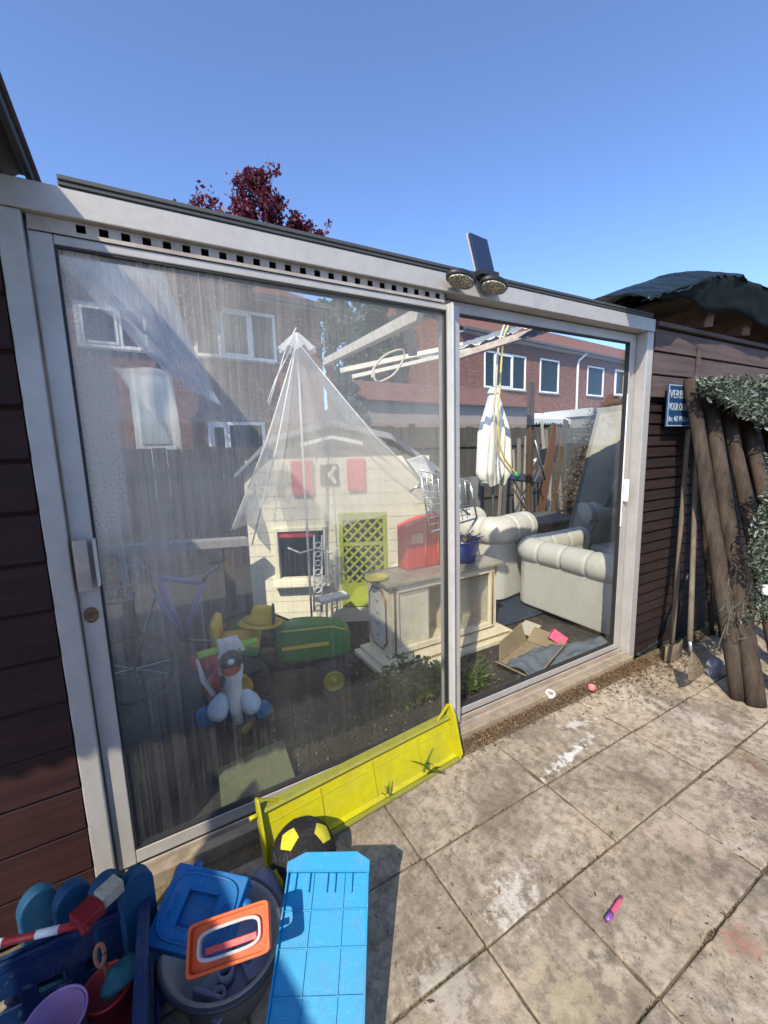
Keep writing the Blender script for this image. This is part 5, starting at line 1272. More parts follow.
loft([[(x_+.30, y_+1.13, .73) for x_, y_ in [(.05*math.cos(t), .04*math.sin(t)) for t in [2*PI*i/16 for i in range(16)]]], [(x_+.31, y_+1.13, .755) for x_, y_ in [(.05*math.cos(t), .045*math.sin(t)) for t in [2*PI*i/16 for i in range(16)]]]]).build('saddle', BLACKP, bk, True, smooth=True, bevel=.006)

# ---- trestle: long pale plank
tb = thing('plank_bench', 'long pale grey plank on two dark trestles behind the bicycle', 'bench', (.2, 1.62, 0))
a, b = at(96, 551, Y=1.6), at(247, 541, Y=1.6)
g = MB(); g.bar(a, b, .10, .055); g.build('plank', mat('pale_plank', (.34, .33, .31), .8, 0, .5, 6, .3, 50), tb, True, .003)
for t in (.15, .85):
    p = a.lerp(b, t); g = MB(); g.span((p.x-.03, 1.56, .0), (p.x+.03, 1.66, p.z-.03)); g.build('leg', DARKWOOD, tb, True, .003)

# ---- beams of an unfinished roof
RB = thing('roof_frame', 'unfinished timber roof frame of whitish beams standing over the yard', 'roof frame', (2.2, 2.0, 0))
def beam(name, a, b, w, t, m): g = MB(); g.bar(a, b, w, t); g.build(name, m, RB, True, .003)
WB = m_wood('white_washed_beam', (.76, .70, .58), (.55, .47, .36), 1, 0, .7)
beam('beam', at(326, 362, Y=2.0), at(428, 311, Y=.13), .045, .055, WB)
beam('cross_beam', at(340, 371, Y=2.4), at(462, 345, Y=2.0), .05, .045, WB)
beam('cross_beam', at(352, 377, Y=2.3), at(470, 350, Y=1.9), .05, .035, WB)
beam('post_end', at(399, 299, Y=1.1), at(413, 352, Y=1.6), .07, .07, m_wood('grey_post', (.30, .26, .21), (.17, .14, .11), 1, 2, .8))
beam('long_beam', at(440, 362, Y=2.0), at(551, 327, Y=1.0), .05, .055, PALEWOOD)
beam('post', V((1.45, 2.05, .0)), V((1.45, 2.05, 2.12)), .06, .06, DARKWOOD)
beam('post', V((3.9, 2.05, .0)), V((3.9, 2.05, 2.05)), .06, .06, DARKWOOD)
# tarp roll on beams: white-silver crumpled sheet
g = MB()
ra_, rb_ = at(425, 362, Y=2.2), at(545, 325, Y=1.35)
g = MB()
def tf(u, v):
    p = ra_.lerp(rb_, u); return p + V((0, .35*v, .02+.05*math.sin(PI*v)+.03*noise.noise(V((u*14, v*4, 1)))+.018*noise.noise(V((u*35, v*9, 4)))))
g.grid(tf, 80, 16); tag(g.build('silver_sheet', mat('silver_foil_sheet', (.42, .42, .40), .3, .5, .5, 14, .4, 30), smooth=True, solid=.003), 'crumpled silver-white sheet lying on the roof frame beams', 'sheet')
# looped hose hanging from the beam
g = MB(); pts = [(372, 378), (374, 368), (384, 356), (398, 350), (404, 352), (402, 362), (394, 374), (382, 381), (375, 380), (374, 372)]
P3 = [at(x, y_, Y=1.5+.01*i) for i, (x, y_) in enumerate(pts)]
def smooth_pts(P, k=6):
    out = []
    for i in range(len(P)-1):
        p0, p1, p2, p3 = P[max(i-1, 0)], P[i], P[i+1], P[min(i+2, len(P)-1)]
        for j in range(k):
            t = j/k; out.append(.5*((2*p1)+(p2-p0)*t+(2*p0-5*p1+4*p2-p3)*t*t+(3*p1-p0-3*p2+p3)*t**3))
    out.append(P[-1]); return out
g.tube(smooth_pts(P3), .009, 8); tag(g.build('looped_hose', mat('cream_hose', (.55, .47, .33), .5), smooth=True), 'cream hose loop hanging from the white roof beam', 'hose')

# ---- closed white parasol and yellow hoses
c = at(494, 388, Y=2.0)
up = thing('closed_parasol', 'closed white parasol hanging beside the yellow hoses behind the right glass', 'parasol', (c.x, 2.0, 0))
zt2, zb2 = at(494, 390, Y=2.0).z, at(494, 484, Y=2.0).z
g = MB()
def pf(u, v):
    a = 2*PI*u; z = zt2+(zb2-zt2)*v; r = .045+.085*min(1, v*2.2)+.035*v; r *= 1+.20*math.cos(a*8+v*1.2)*min(1, v*3)+.06*math.sin(a*3+v*5)
    if v > .88: r *= 1-.35*(v-.88)/.12
    return V((r*math.cos(a)+.01*math.sin(v*5), r*math.sin(a), z+ (.02*math.cos(a*4) if v > .97 else 0)))
g.grid(pf, 96, 40); g.build('canopy', FABRIC, up, smooth=True)
g = MB()
g.lathe([(.06, 0), (.075, .02), (.05, .06), (.02, .09), (0, .09)], (0, 0, zt2-.05), 20, 1, 1); g.build('cap', FABRIC, up, smooth=True)
g = MB(); g.tube([(0, 0, .01), (0, 0, zt2)], .016, 12); g.build('pole', GREYM, up, smooth=True)
g = MB(); g.lathe([(0, 0), (.2, 0), (.2, .03), (.05, .06), (0, .06)], (0, 0, 0), 24); g.build('foot', mat('dark_foot', (.06, .06, .06), .8), up, smooth=True)
hs = thing('yellow_hoses', 'pair of yellow and cream hoses dangling from the roof frame to a green connector', 'hose', at(505, 330, Y=1.6))
for dx, m_ in ((0, mat('yellow_hose', (.70, .56, .14), .45)), (-4, mat('cream_hose', (.55, .47, .33), .5))):
    P3 = [at(x+dx, y_, Y=1.6+.02*dx) for x, y_ in ((511, 318), (505, 335), (502, 352), (500, 385), (498, 410), (499, 438), (503, 455), (511, 468), (516, 474))]
    g = MB(); g.tube(smooth_pts(P3), .010, 8); g.build('hose', m_, hs, True, smooth=True)
g = MB(); p = at(517, 475, Y=1.6); g.tube([p+V((-.03, 0, .02)), p+V((.02, 0, -.02))], .022, 10); g.build('connector', mat('green_connector', (.05, .35, .20), .5), hs, True, smooth=True)

# ---- half-open parasol with a sheer white canopy
sp = thing('sheer_parasol', 'sheer white square parasol drooping in front of the playhouse', 'parasol', (.90, 1.30, 0))
SHEER = m_sheer('sheer_fabric', (.82, .80, .74), .40)
ap = at(297, 343, Y=1.25)
cn = [at(231, 531, Y=.95), at(252, 545, Y=.80), at(440, 500, Y=1.05), at(380, 470, Y=1.9), at(285, 470, Y=2.0)]
g = MB(); vs = []
def sheet(g, a, b, c, n=40):
    def f(u, v):
        e = b.lerp(c, v); p = a.lerp(e, u); sag = -.06*u*(1-u)*4*.5 - .10*u*u*4*v*(1-v)*.3
        return p + V((0, .0, sag)) + V((.004, .022, .008))*(u**.7)*math.sin(v*PI*7+2*noise.noise(V((u*2, v*3, 1)))) + V((.015, .03, .02))*u*noise.noise(V((u*3, v*6, a.x))) + V((0, 0, .035*u*u*u*math.sin(v*PI*2.5)))
    g.grid(f, n, n)
cps = [at(230, 530, Y=1.0), at(330, 500, Y=.95), at(412, 520, Y=1.05)]
sheet(g, ap, cn[0], cn[2]); sheet(g, ap, cn[2], cn[3]); sheet(g, ap, cn[0], cn[4])
bmesh.ops.remove_doubles(g.b, verts=g.b.verts[:], dist=.0015)
g.build('canopy', SHEER, sp, True, smooth=True)
g = MB()
for c_ in (cn[0], cn[1], cn[2]): g.tube([ap+V((0, 0, .01)), ap.lerp(c_, .5)+V((0, 0, -.055)), c_], .0035, 6)
g.build('rib', WHITEP, sp, True, smooth=True)
g = MB()
def vent(u, v):
    a = 2*PI*u; r = .015+.10*v; return ap+V((r*math.cos(a)*(1+.1*math.cos(a*8)), r*math.sin(a)*(1+.1*math.cos(a*8)), .06-.11*v+.012*math.cos(a*8)*v))
g.grid(vent, 64, 8); g.build('vent_cap', m_sheer('sheer_vent', (.80, .79, .76), .6), sp, True, smooth=True)
g = MB(); g.tube([V((ap.x+.06, ap.y+.2, .0)), V((ap.x, ap.y, ap.z+.06))], .008, 12); g.tube([ap+V((0, 0, .05)), ap+V((-.05, .02, -.06)), ap+V((-.14, .03, -.22)), ap+V((-.20, .03, -.36))], .004, 6); g.tube([ap+V((0, 0, .09)), ap+V((-.07, .0, -.03)), ap+V((-.20, .0, -.38))], .004, 6); g.build('pole', WHITEP, sp, True, smooth=True)

# ---- white plastic sheet hanging in the upper-left
g = MB()
P0, P1, P2 = at(122, 250, Y=.9), at(205, 395, Y=.9), at(215, 455, Y=.9)
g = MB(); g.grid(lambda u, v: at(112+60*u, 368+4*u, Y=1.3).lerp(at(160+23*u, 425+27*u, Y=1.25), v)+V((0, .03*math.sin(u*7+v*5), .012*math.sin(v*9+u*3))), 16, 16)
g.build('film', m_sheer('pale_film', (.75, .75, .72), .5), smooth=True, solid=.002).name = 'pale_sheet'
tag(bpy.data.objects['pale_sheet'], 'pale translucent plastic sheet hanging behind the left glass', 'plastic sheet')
g = MB()
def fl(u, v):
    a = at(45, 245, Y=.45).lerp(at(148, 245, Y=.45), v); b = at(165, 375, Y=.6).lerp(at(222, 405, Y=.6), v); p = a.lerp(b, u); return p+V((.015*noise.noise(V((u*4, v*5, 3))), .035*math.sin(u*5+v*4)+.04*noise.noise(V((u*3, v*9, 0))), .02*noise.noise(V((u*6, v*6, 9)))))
g.grid(fl, 40, 36); tag(g.build('sky_glare_film', m_sheer('sky_glare_sheer', (.70, .76, .84), .42), smooth=True, solid=.002), 'added bluish sheer film standing in for sky reflected in the top left glass', 'plastic film')  # sheer sheet added in place of the sky's reflection on the pane

# ---- fences, boards, backdrop clutter
def fence(name, label, p0, p1, h, m, bw=.14, t=.02, group=None, posts=True):
    p0, p1 = V(p0), V(p1); d = (p1-p0); L = d.length; rot = math.atan2(d.y, d.x); o = thing(name, label, 'fence', p0, rot, group); r_ = random.Random(int(L*100)+3)
    g = MB(); x = 0
    while x < L: g.span((x, r_.uniform(-.003, .003), .002), (min(x+bw-.008, L), t, h+r_.uniform(-.012, .012))); x += bw
    g.build('boards', m, o, bevel=.002)
    g = MB(); g.span((0, -.03, h*.25), (L, -.0035, h*.25+.07)); g.span((0, -.03, h*.8), (L, -.0035, h*.8+.07)); g.build('rail', m, o, bevel=.003)
    if posts:
        x = 0
        while x <= L: g = MB(); g.span((x-.04, t+.002, 0), (x+.04, t+.08, h+.05)); g.build('post', m, o, bevel=.004); x += 1.8
    return o
fence('wooden_fence', 'dark brown board fence across the back of the yard behind the playhouse', (-3.0, 3.6, 0), (1.9, 3.75, 0), 1.42, m_wood('shady_brown_fence', (.085, .055, .036), (.028, .02, .014), 1, 2, .9))
fence('wooden_fence', 'dark weathered fence behind the armchairs and the closed parasol', (1.95, 4.1, 0), (9.5, 4.6, 0), 1.68, m_wood('grey_dark_fence', (.13, .12, .10), (.05, .045, .04), 1, 2, .9))
# white panel door standing in the back left
wd = thing('white_door', 'white framed door leaf standing behind the back fence at left', 'door', (.2, 4.1, 0))
a, b = at(128, 375, Y=4.1), at(178, 455, Y=4.1)
g = MB(); g.span((a.x, 4.1, .01), (b.x, 4.14, a.z)); g.build('leaf', mat('door_grey_white', (.50, .50, .46), .6), wd, True, .004)
g = MB(); g.span((a.x+.06, 4.085, a.z-.75), (b.x-.06, 4.099, a.z-.08)); g.build('glazing', mat('door_milk_glass', (.36, .38, .35), .3), wd, True, .003)
# big grey leaning panel
pA, pB, pC, pD = at(598, 408, Y=1.55), at(634, 399, Y=1.25), at(640, 600, Y=1.05), at(560, 560, Y=1.25)
g = MB(); nrm = (pB-pA).cross(pD-pA).normalized()*.03
g.prism([pA, pB+V((.35, -.1, 0)), pC+V((.35, -.1, -.1)), pD+(pD-pA)*.25], nrm if nrm.y > 0 else -nrm)
tag(g.build('leaning_panel', mat('grey_board', (.30, .285, .25), .7, 0, .4, 4, .1, 40), bevel=.003), 'large grey board leaning behind the sofa at the right side', 'board')
# ivy / rough trunk edge left of it
bush_pts = []
iv = thing('ivy_post', 'dark rough post overgrown with dead ivy beside the large grey board', 'post', at(575, 560, Y=1.9))
g = MB(); g.tube([at(566, 600, Y=1.9), at(572, 500, Y=1.9), at(590, 440, Y=1.9), at(604, 408, Y=1.9)], [.07, .06, .06, .05], 12); g.build('trunk', BARK, iv, True, smooth=True)
g = MB(); r_ = random.Random(9); line = [at(560, 580, Y=1.85), at(566, 500, Y=1.85), at(582, 440, Y=1.85), at(598, 410, Y=1.85), at(634, 400, Y=1.5)]
for i in range(5200):
    u = r_.random()*3.999; a = int(u); c = line[a].lerp(line[a+1], u-a)+V((r_.gauss(0, .055), r_.gauss(0, .04), r_.gauss(0, .03 if a < 3 else .02))); e = V((r_.gauss(0, 1), r_.gauss(0, 1), r_.gauss(0, 1))).normalized()*r_.uniform(.006, .02); f_ = e.orthogonal().normalized()*e.length*.5
    g.b.faces.new([g.b.verts.new(x) for x in (c-e, c+f_, c+e, c-f_)])
g.build('dead_ivy', m_leaf('dead_ivy_leaves', [(.03, .022, .014), (.08, .055, .035), (.15, .11, .07)], .1), iv, True, normals=False)
# brown plank
g = MB(); g.bar(at(535, 540, Y=2.3), at(556, 425, Y=2.6), .16, .02, up=(0, 1, 0)); tag(g.build('brown_plank', m_wood('orange_brown_plank', (.14, .075, .045), (.11, .055, .03), 1, 2, .8), bevel=.002), 'reddish brown plank leaning behind the hoses', 'plank')
g = MB(); g.bar(at(548, 540, Y=2.5), at(566, 420, Y=2.8), .10, .02, up=(0, 1, 0)); tag(g.build('grey_plank', DARKWOOD, bevel=.002), 'narrow dark plank right of the reddish brown one', 'plank')
# folding chair, basin, box behind sofa
fc = thing('folding_chair', 'old folding chair with crossed metal legs in the dark clutter below the hoses', 'chair', at(530, 510, Y=2.2))
g = MB()
for (a, b) in (((507, 478), (527, 512)), ((540, 470), (520, 512)), ((512, 478), (532, 512)), ((535, 470), (515, 512)), ((535, 440), (545, 480))): g.tube([at(*a, Y=2.2), at(*b, Y=2.2)], .011, 8)
g.build('legs', GREYM, fc, True, smooth=True)
g = MB(); g.prism([at(505, 480, Y=2.15), at(540, 484, Y=2.15), at(544, 478, Y=2.5), at(512, 474, Y=2.5)], (0, 0, .02)); g.build('seat', mat('dark_vinyl', (.03, .03, .035), .5), fc, True, .004)
g = MB(); g.prism([at(539, 450, Y=2.6), at(558, 446, Y=2.6), at(556, 462, Y=2.55), at(541, 466, Y=2.55)], (0, .03, 0)); g.build('backrest', mat('dark_vinyl', (0, 0, 0)), fc, True, .004)
wh = thing('white_bracket', 'small curved white bracket hanging in front of the dark fence', 'bracket', at(531, 460, Y=2.4))
g = MB(); g.tube(smooth_pts([at(x, y_, Y=2.4) for x, y_ in ((529, 450), (526, 456), (531, 462), (536, 459), (533, 464), (530, 467))]), .012, 8); g.build('hook', WHITEP, wh, True, smooth=True)
g = MB(); g.box(at(530, 466, Y=2.4), (.09, .02, .02)); g.build('plate', WHITEP, wh, True, .003)
g = MB()
bx_ = thing('dark_chest', 'dark grey storage chest behind the sofa under the fence', 'chest', (3.62, 1.75, 0)); 
g = MB(); g.span((3.2, 1.55, 0.0), (4.2, 2.05, .50)); g.build('body', mat('chest_dark', (.05, .05, .048), .7, 0, .4), bx_, True, .01)
g = MB(); g.span((3.18, 1.53, .502), (4.22, 2.07, .54)); g.build('lid', mat('chest_lid', (.09, .09, .085), .7, 0, .4), bx_, True, .01)
g = MB(); g.tube([V((3.5+.05*math.cos(t), 1.546, .36+.03*math.sin(t))) for t in [2*PI*i/20 for i in range(21)]], .008, 8); g.build('handle', GREYM, bx_, True, smooth=True)
# grey sheet hanging left of armchair (dark grey vertical cloth)
g = MB(); g.grid(lambda u, v: V((2.55+.9*u, 2.35+.03*math.sin(u*17), 1.0-.9*v)), 40, 4); tag(g.build('grey_cover', mat('grey_cover_sheet', (.13, .135, .14), .9), smooth=True, solid=.004), 'grey cover sheet hanging behind the armchair', 'sheet')
# assorted clutter: poles and slats standing against the back fence
r_ = random.Random(31)
for i in range(14):
    px = 506+i*4.3+r_.uniform(-2, 2); a = at(px+r_.uniform(-9, 9), 545, Y=3.3); b = at(px, 420+r_.uniform(0, 45), Y=3.7)
    g = MB(); g.bar(a, b, r_.uniform(.03, .07), .02, up=(0, 1, 0)); o_ = g.build('stacked_slat', mat('slat_%d' % (i % 3), [(.20, .17, .13), (.09, .08, .07), (.30, .27, .22)][i % 3], .8), bevel=.002)
    tag(o_, 'old slat leaning in the row against the back fence behind the folding chair', 'slat', 'old slats leaning against the back fence')

# ---- awning and extension roofs of the terrace behind
# ---- houses
def house(name, label, PL, u0, u1, ze, zr, depth, wins, brick, parts=None, gutter=True, pipe=None):
    o = thing(name, label, 'house', PL.o, PL.rot)
    g = MB(); g.holes((u0, 0, 0), (1, 0, 0), (0, 0, 1), u1-u0, ze, [(a-u0, c, b-u0, d) for a, c, b, d, k_ in wins], -.12); g.build('wall', brick, o)
    for us in (u0, u1-.25): g = MB(); g.prism([(us, .121, 0), (us, depth, 0), (us, depth, ze), (us, depth/2, zr-.1), (us, .121, ze)], (.25, 0, 0)); g.build('side_wall', brick, o)
    g = MB(); rows = 26
    def rf(s_):
        for i in range(rows):
            t0, t1 = i/rows, (i+1)/rows; y0 = -.35+(depth/2+.35)*t0; y1 = -.35+(depth/2+.35)*t1+.03
            if s_ < 0: y0, y1 = depth-y0, depth-y1
            z0, z1 = ze+(zr-ze)*t0, ze+(zr-ze)*(t1+.03/2)
            g.prism([(u0-.1, y0, z0+.04), (u0-.1, y1, z1+.015), (u0-.1, y1, z1-.02), (u0-.1, y0, z0)], (u1-u0+.2, 0, 0))
    rf(1); rf(-1); ro_ = g.build('roof', TILEROOF, o)
    g = MB(); g.span((u0-.1, -.42, ze-.06), (u1+.1, -.30, ze+.05)); g.build('gutter', mat('gutter_grey', (.10, .09, .085), .6), ro_, bevel=.01)
    g = MB(); g.span((u0, -.30, ze-.10), (u1, -.002, ze-.03)); g.build('soffit', mat('soffit', (.35, .33, .30), .7), o)
    for a, c, b, d, kinds in wins:
        w = MB(); f_ = .07
        for r in (((a, c), (b, c+f_)), ((a, d-f_), (b, d)), ((a, c+f_+.001), (a+f_, d-f_-.001)), ((b-f_, c+f_+.001), (b, d-f_-.001))): w.span((r[0][0], -.035, r[0][1]), (r[1][0], .06, r[1][1]))
        for m_ in kinds[1:-1]:
            x = a+(b-a)*m_; w.span((x-.035, -.03, c+f_+.001), (x+.035, .055, d-f_-.001))
        # opening casements carry a second thin frame
        ks = kinds
        wo = w.build('window', WHITEP, o, bevel=.006)
        g = MB(); g.span((a+f_, .02, c+f_), (b-f_, .03, d-f_)); g.build('pane', WINGL, wo)
        g = MB(); g.span((a-.04, -.08, c-.05), (b+.04, .0, c-.002)); g.build('sill', mat('stone_sill', (.25, .23, .21), .8), wo, bevel=.004)
        if len(kinds) > 2:
            i = 1 if len(kinds) > 3 else 0
            x0_, x1_ = a+(b-a)*kinds[i]+.04, a+(b-a)*kinds[i+1]-.04
            if i == 0: x0_ += .04
            g = MB()
            for r in (((x0_, c+f_), (x1_, c+f_+.05)), ((x0_, d-f_-.05), (x1_, d-f_)), ((x0_, c+f_+.051), (x0_+.05, d-f_-.051)), ((x1_-.05, c+f_+.051), (x1_, d-f_-.051))): g.span((r[0][0], -.05, r[0][1]), (r[1][0], -.001+.018, r[1][1]))
            g.build('casement', WHITEP, wo, bevel=.004)
            g = MB(); g.span((x0_+.1, .06, c+f_+.05), (x1_-.05, .07, d-f_-.05)); 
            g.build('curtain', CURTAIN, wo)
    return o
# left house
P1_ = Plane((1.2, 9.0, 0), (1, .06, 0))
def W(PL, a, b, ks): (x0, z1), (x1, z0) = PL.uv(*a), PL.uv(*b); return (x0, z0, x1, z1, ks)
w1 = W(P1_, (190, 303), (277, 363), (0, .30, .68, 1)); w2 = W(P1_, (207, 422), (268, 475), (0, .34, 1)); w3_ = W(P1_, (72, 300), (150, 352), (0, .6, 1))
uR_, zE_ = P1_.uv(320, 311)
hl_ = house('brick_house', 'brown brick house with a wide white three-part window behind the playhouse', P1_, -4.2, uR_, zE_, zE_+1.75, 7.5, [w1, w2, w3_], BRICKB)
# right terrace
dirn = V((.994, .108, 0)); o0_ = at(484, 352, Y=12.0)
P2_ = Plane((o0_.x, 12.0, 0), dirn)
wa = W(P2_, (484, 350), (525, 391), (0, .24, .66, 1)); wb_ = W(P2_, (540, 358), (558, 394), (0, 1)); wc = W(P2_, (587.5, 365.5), (602.5, 397), (0, 1)); wd_ = W(P2_, (615, 369), (640, 398), (0, .35, 1))
uE0 = P2_.uv(450, 330)[0]; zE2_ = P2_.uv(531, 344)[1]; uE1 = P2_.uv(700, 385)[0]
ht = house('terraced_house', 'red brick terrace with white windows and a long tiled roof behind the right glass', P2_, -1.4, 34, zE2_, zE2_+2.3, 8, [wa, wb_, wc, wd_]+[(wd_[0]+5.2*i, wd_[1], wd_[2]+5.2*i, wd_[3], (0, .35, 1)) for i in (1, 2, 3)], BRICKR)
u_, z_ = P2_.uv(577, 357); u2_, z2_ = P2_.uv(577, 408)
g = MB(); g.tube([(u_+.25, -.36, zE2_-.05), (u_+.05, -.1, zE2_-.35), (u_, -.07, zE2_-.5), (u_, -.07, .1)], .055, 12); g.build('downpipe', WHITEP, ht, smooth=True)
# ground-floor extension roof & awning
a_, b_ = P2_.uv(470, 413), P2_.uv(545, 421)
ex_ = thing('awning', 'white scalloped awning below the upstairs windows of the red terrace', 'awning', P2_.o, P2_.rot)
g = MB(); g.prism([(a_[0], -.02, a_[1]+.1), (a_[0], -1.3, a_[1]-.25), (a_[0], -1.3, a_[1]-.32), (a_[0], -.02, a_[1]+.02)], (b_[0]-a_[0], 0, 0)); g.build('canvas', WHITEP, ex_)
g = MB(); n = 26
for i in range(n): x = a_[0]+(b_[0]-a_[0])*i/n; w_ = (b_[0]-a_[0])/n; g.prism([(x, -1.31, a_[1]-.26), (x+w_*.95, -1.31, a_[1]-.26), (x+w_*.95, -1.31, a_[1]-.42), (x+w_*.5, -1.31, a_[1]-.52), (x, -1.31, a_[1]-.42)], (0, .01, 0))
g.build('valance', mat('grey_white_stripe', (.5, .5, .47), .8), ex_)
a2, b2 = P2_.uv(545, 412), P2_.uv(582, 412)
xt = thing('extension', 'low flat-roofed extension with grey fascia under the drainpipe of the terrace', 'extension', P2_.o, P2_.rot)
g = MB(); g.span((a2[0], -2.2, 0), (b2[0]+3, -.01, a2[1]-.35)); g.build('wall', mat('render_grey', (.22, .20, .18), .9), xt)
g = MB(); g.span((a2[0]-.1, -2.35, a2[1]-.34), (b2[0]+3.1, -.01, a2[1]-.02)); g.build('fascia', mat('fascia_grey', (.45, .46, .45), .7), xt)

# ---- barn-like low dark building at centre background (380-450, 400)
P3_ = Plane((5.2, 8.0, 0), (1, .05, 0))
u0_, z0_ = P3_.uv(368, 400); u1_, z1_ = P3_.uv(470, 400)
lb = thing('low_outbuilding', 'low outbuilding with a red-brown tiled roof and tan wall behind the roof frame', 'outbuilding', P3_.o, P3_.rot)
g = MB(); g.span((u0_, 0, 0), (u1_+2.5, 2.6, P3_.uv(400, 402)[1])); g.build('wall', mat('tan_render', (.26, .20, .16), .9, 0, .3, 3), lb)
ze3, zr3 = P3_.uv(400, 402)[1]+.002, P3_.uv(400, 374)[1]
g = MB()
for i in range(12): t0, t1 = i/12, (i+1)/12; g.prism([(u0_-.15, -.2+1.5*t0, ze3+(zr3-ze3)*t0+.03), (u0_-.15, -.2+1.5*t1+.03, ze3+(zr3-ze3)*t1+.01), (u0_-.15, -.2+1.5*t1+.03, ze3+(zr3-ze3)*t1-.02), (u0_-.15, -.2+1.5*t0, ze3+(zr3-ze3)*t0)], (u1_-u0_+2.8, 0, 0))
g.build('roof', TILEROOF, lb)

# ---- trees
def tree(name, label, base, h, trunk_r, clumps, leaf, lm, seed, leaf_s=.08, dens=700, group=None, twigs=()):
    r_ = random.Random(seed); base = V(base); o = thing(name, label, 'tree', base, 0, group)
    g = MB(); cs = [V(c[:3]) for c in clumps]; top = base+V((r_.uniform(-.1, .1), 0, h*.55))
    g.tube([base, base.lerp(top, .5)+V((.05, 0, 0)), top], [trunk_r*1.2, trunk_r*.9, trunk_r*.7], 12)
    for c, q_ in zip(cs, clumps):
        c0r = min(q_[3], q_[4]); m_ = top.lerp(c, .5)+V((r_.gauss(0, .1), r_.gauss(0, .1), .1)); g.tube([top-V((0, 0, .1)), m_, c], [trunk_r*.5, trunk_r*.3, trunk_r*.1], 7)
        for k_ in range(4): d = V((r_.gauss(0, 1), r_.gauss(0, 1), r_.gauss(.1, .8))).normalized(); g.tube([m_, c+d*c0r*.4, c+d*c0r*.9], [trunk_r*.2, trunk_r*.12, .01], 5)
    for tw in twigs: g.tube([V(x) for x in tw], [.02, .012, .006][:len(tw)], 5)
    g.build('trunk', BARK, o, True, smooth=True)
    V_, F_ = [], []
    def leafq(p, s_):
        e = V((r_.gauss(0, 1), r_.gauss(0, 1), r_.gauss(0, 1))).normalized()*s_; f_ = (Quaternion(e.normalized(), r_.uniform(0, 6.28)) @ e.orthogonal().normalized())*s_*.6
        i = len(V_); V_.extend((p-e, p+f_, p+e, p-f_)); F_.append((i, i+1, i+2, i+3))
    for (x, y_, z, rx, rz) in clumps:
        nsub = 26
        for s_ in range(nsub):
            d = V((r_.gauss(0, 1), r_.gauss(0, 1), r_.gauss(0, 1))).normalized()*(r_.random()**.35); sc_ = V((x+d.x*rx, y_+d.y*rx*.8, z+d.z*rz)); sr = r_.uniform(.14, .34)*(rx+rz)/2
            for k_ in range(int(dens/nsub)):
                dd = V((r_.gauss(0, .5), r_.gauss(0, .5), r_.gauss(0, .5)))*sr; leafq(sc_+dd, leaf_s*r_.uniform(.6, 1.25))
    for tw in twigs:
        for a, b in zip(tw, tw[1:]):
            for k_ in range(34): leafq(V(a).lerp(V(b), r_.random())+V((r_.gauss(0, .05), r_.gauss(0, .05), r_.gauss(0, .05))), leaf_s*.8)
    me = bpy.data.meshes.new('crown'); me.from_pydata([v-base for v in V_], [], F_); me.materials.append(lm)
    c = bpy.data.objects.new('crown', me); COL.objects.link(c); c.parent = o
    return o
def cl_at(px, py, Y, rpx, rpz=None):
    p = at(px, py, Y=Y); dist = (p-CP).dot(fw); return (p.x, p.y, p.z, rpx*dist/F, (rpz or rpx)*dist/F)
YT = 8.3
b = at(168, 500, Y=YT)
tree('purple_tree', 'purple-leaved tree rising above the door header at upper left', (b.x, YT, 0), 5.5, .12,
     [cl_at(262, 198, YT, 34, 22), cl_at(232, 222, YT, 36, 20), cl_at(272, 224, YT, 34, 22), cl_at(240, 245, YT, 44, 22), cl_at(200, 285, YT-.3, 22, 18), cl_at(170, 335, YT-.6, 34, 26), cl_at(225, 285, YT, 30, 16), cl_at(150, 300, YT-.4, 20, 14), cl_at(255, 182, YT, 16, 10), cl_at(215, 275, YT-.2, 40, 22), cl_at(175, 300, YT-.4, 26, 24), cl_at(300, 236, YT, 22, 10), cl_at(205, 232, YT, 20, 12), cl_at(190, 320, YT-.4, 24, 22)],
     PURPLE, PURPLE, 5, .050, 1500, twigs=[(at(312, 262, Y=YT), at(322, 242, Y=YT), at(329, 222, Y=YT)), (at(210, 225, Y=YT), at(190, 212, Y=YT), at(175, 203, Y=YT)), (at(262, 195, Y=YT), at(262, 182, Y=YT), at(258, 174, Y=YT))])
YG = 15.0; b = at(372, 470, Y=YG)
tree('green_tree', 'tall dark green tree between the brown house and the roof frame', (b.x, YG, 0), 6.5, .2,
     [cl_at(345, 335, YG, 26, 28), cl_at(372, 325, YG, 26, 26), cl_at(392, 345, YG, 22, 26), cl_at(350, 375, YG, 24, 30), cl_at(372, 385, YG, 24, 30), cl_at(335, 310, YG, 16, 14), cl_at(408, 345, YG, 13, 12), cl_at(352, 420, YG, 18, 26)],
     GREENL, GREENL, 8, .11, 1900)
YL = 11.5; b = at(95, 480, Y=YL)
tree('green_tree', 'light green tree behind the left end of the brown brick house', (b.x, YL+6, 0), 8, .2,
     [cl_at(155, 278, 17.5, 24, 20), cl_at(120, 320, 17.5, 26, 24), cl_at(175, 295, 17.5, 16, 14), cl_at(85, 380, 17.5, 18, 40)], GREENL, m_leaf('pale_green_leaves', [(.03, .055, .012), (.08, .13, .03), (.17, .22, .06)]), 12, .13, 1300)
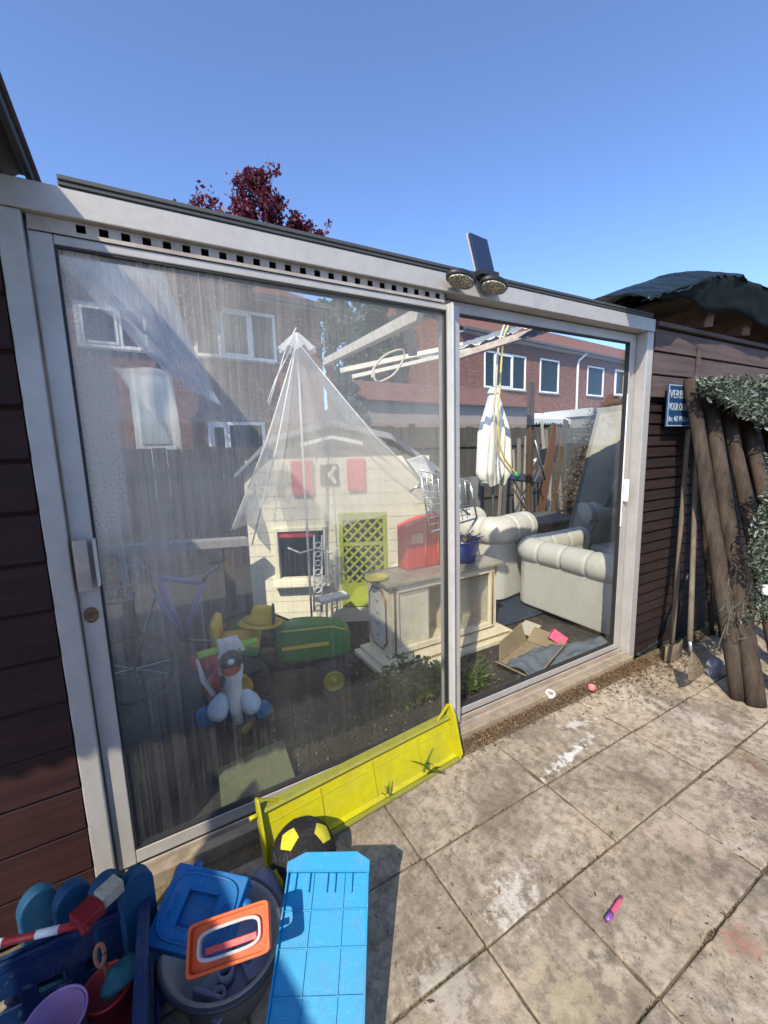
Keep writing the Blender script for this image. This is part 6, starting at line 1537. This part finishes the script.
# bluish conifer before the right end of the brown house
YB = 7.6; b = at(345, 470, Y=YB)
tree('conifer', 'blue-green clipped conifer beside the right corner of the brown house', (b.x, YB, 0), 2.2, .1,
     [cl_at(344, 400, YB, 17, 20), cl_at(344, 425, YB, 18, 20), cl_at(344, 450, YB, 18, 22), cl_at(344, 380, YB, 14, 14)], GREENL, m_leaf('blue_green_leaves', [(.03, .055, .05), (.06, .10, .09), (.11, .16, .14)]), 15, .035, 3200)

fence('shade_fence', 'added board fence, unseen left of the patio, shading the toy crate', (-1.25, -2.7, 0), (-1.25, -1.22, 0), 2.05, DARKWOOD)  # unseen fence added to throw shade on the crate corner and siding
# ================================================================== what stands behind the camera (mirrored in the glass, shades the patio)
nb = Plane((-1.7, -11.5, 0), (1, 0, 0))
fence('wooden_fence', 'tall plank fence at the garden end facing the glass door', (8.5, -5.2, 0), (-1.3, -5.2, 0), 1.8, DARKWOOD)

# ================================================================== light
EL, AZ = rad(SUN_EL), rad(SUN_AZ)        # direction towards the sun
sd = V((-math.cos(EL)*math.cos(AZ), math.cos(EL)*math.sin(AZ), math.sin(EL)))
sun = bpy.data.lights.new('sun', 'SUN'); so = bpy.data.objects.new('sun', sun); COL.objects.link(so)
sun.energy = SUN_E; sun.angle = rad(.5); sun.color = (1, .91, .75)
so.rotation_euler = sd.to_track_quat('Z', 'Y').to_euler()
w = bpy.data.worlds.new('World'); sc.world = w; w.use_nodes = True
nt = w.node_tree; bg = nt.nodes['Background']; sk_ = nt.nodes.new('ShaderNodeTexSky'); sk_.sky_type = 'NISHITA'
sk_.sun_disc = False; sk_.sun_elevation = EL; sk_.sun_rotation = math.atan2(sd.x, sd.y); sk_.altitude = 0; sk_.air_density = SKY_AIR; sk_.dust_density = SKY_DUST; sk_.ozone_density = SKY_OZ
nt.links.new(sk_.outputs[0], bg.inputs[0]); bg.inputs[1].default_value = SKY_S
sc.render.engine = 'CYCLES'
sc.cycles.max_bounces = 8; sc.cycles.transparent_max_bounces = 24; sc.cycles.diffuse_bounces = 4
sc.view_settings.view_transform = 'Standard'; sc.view_settings.look = 'None'; sc.view_settings.gamma = 1
sc.view_settings.exposure = EXPO
sc.view_settings.use_white_balance = WBT != 6500; sc.view_settings.white_balance_temperature = WBT
sc.render.resolution_x = 768; sc.render.resolution_y = 1024
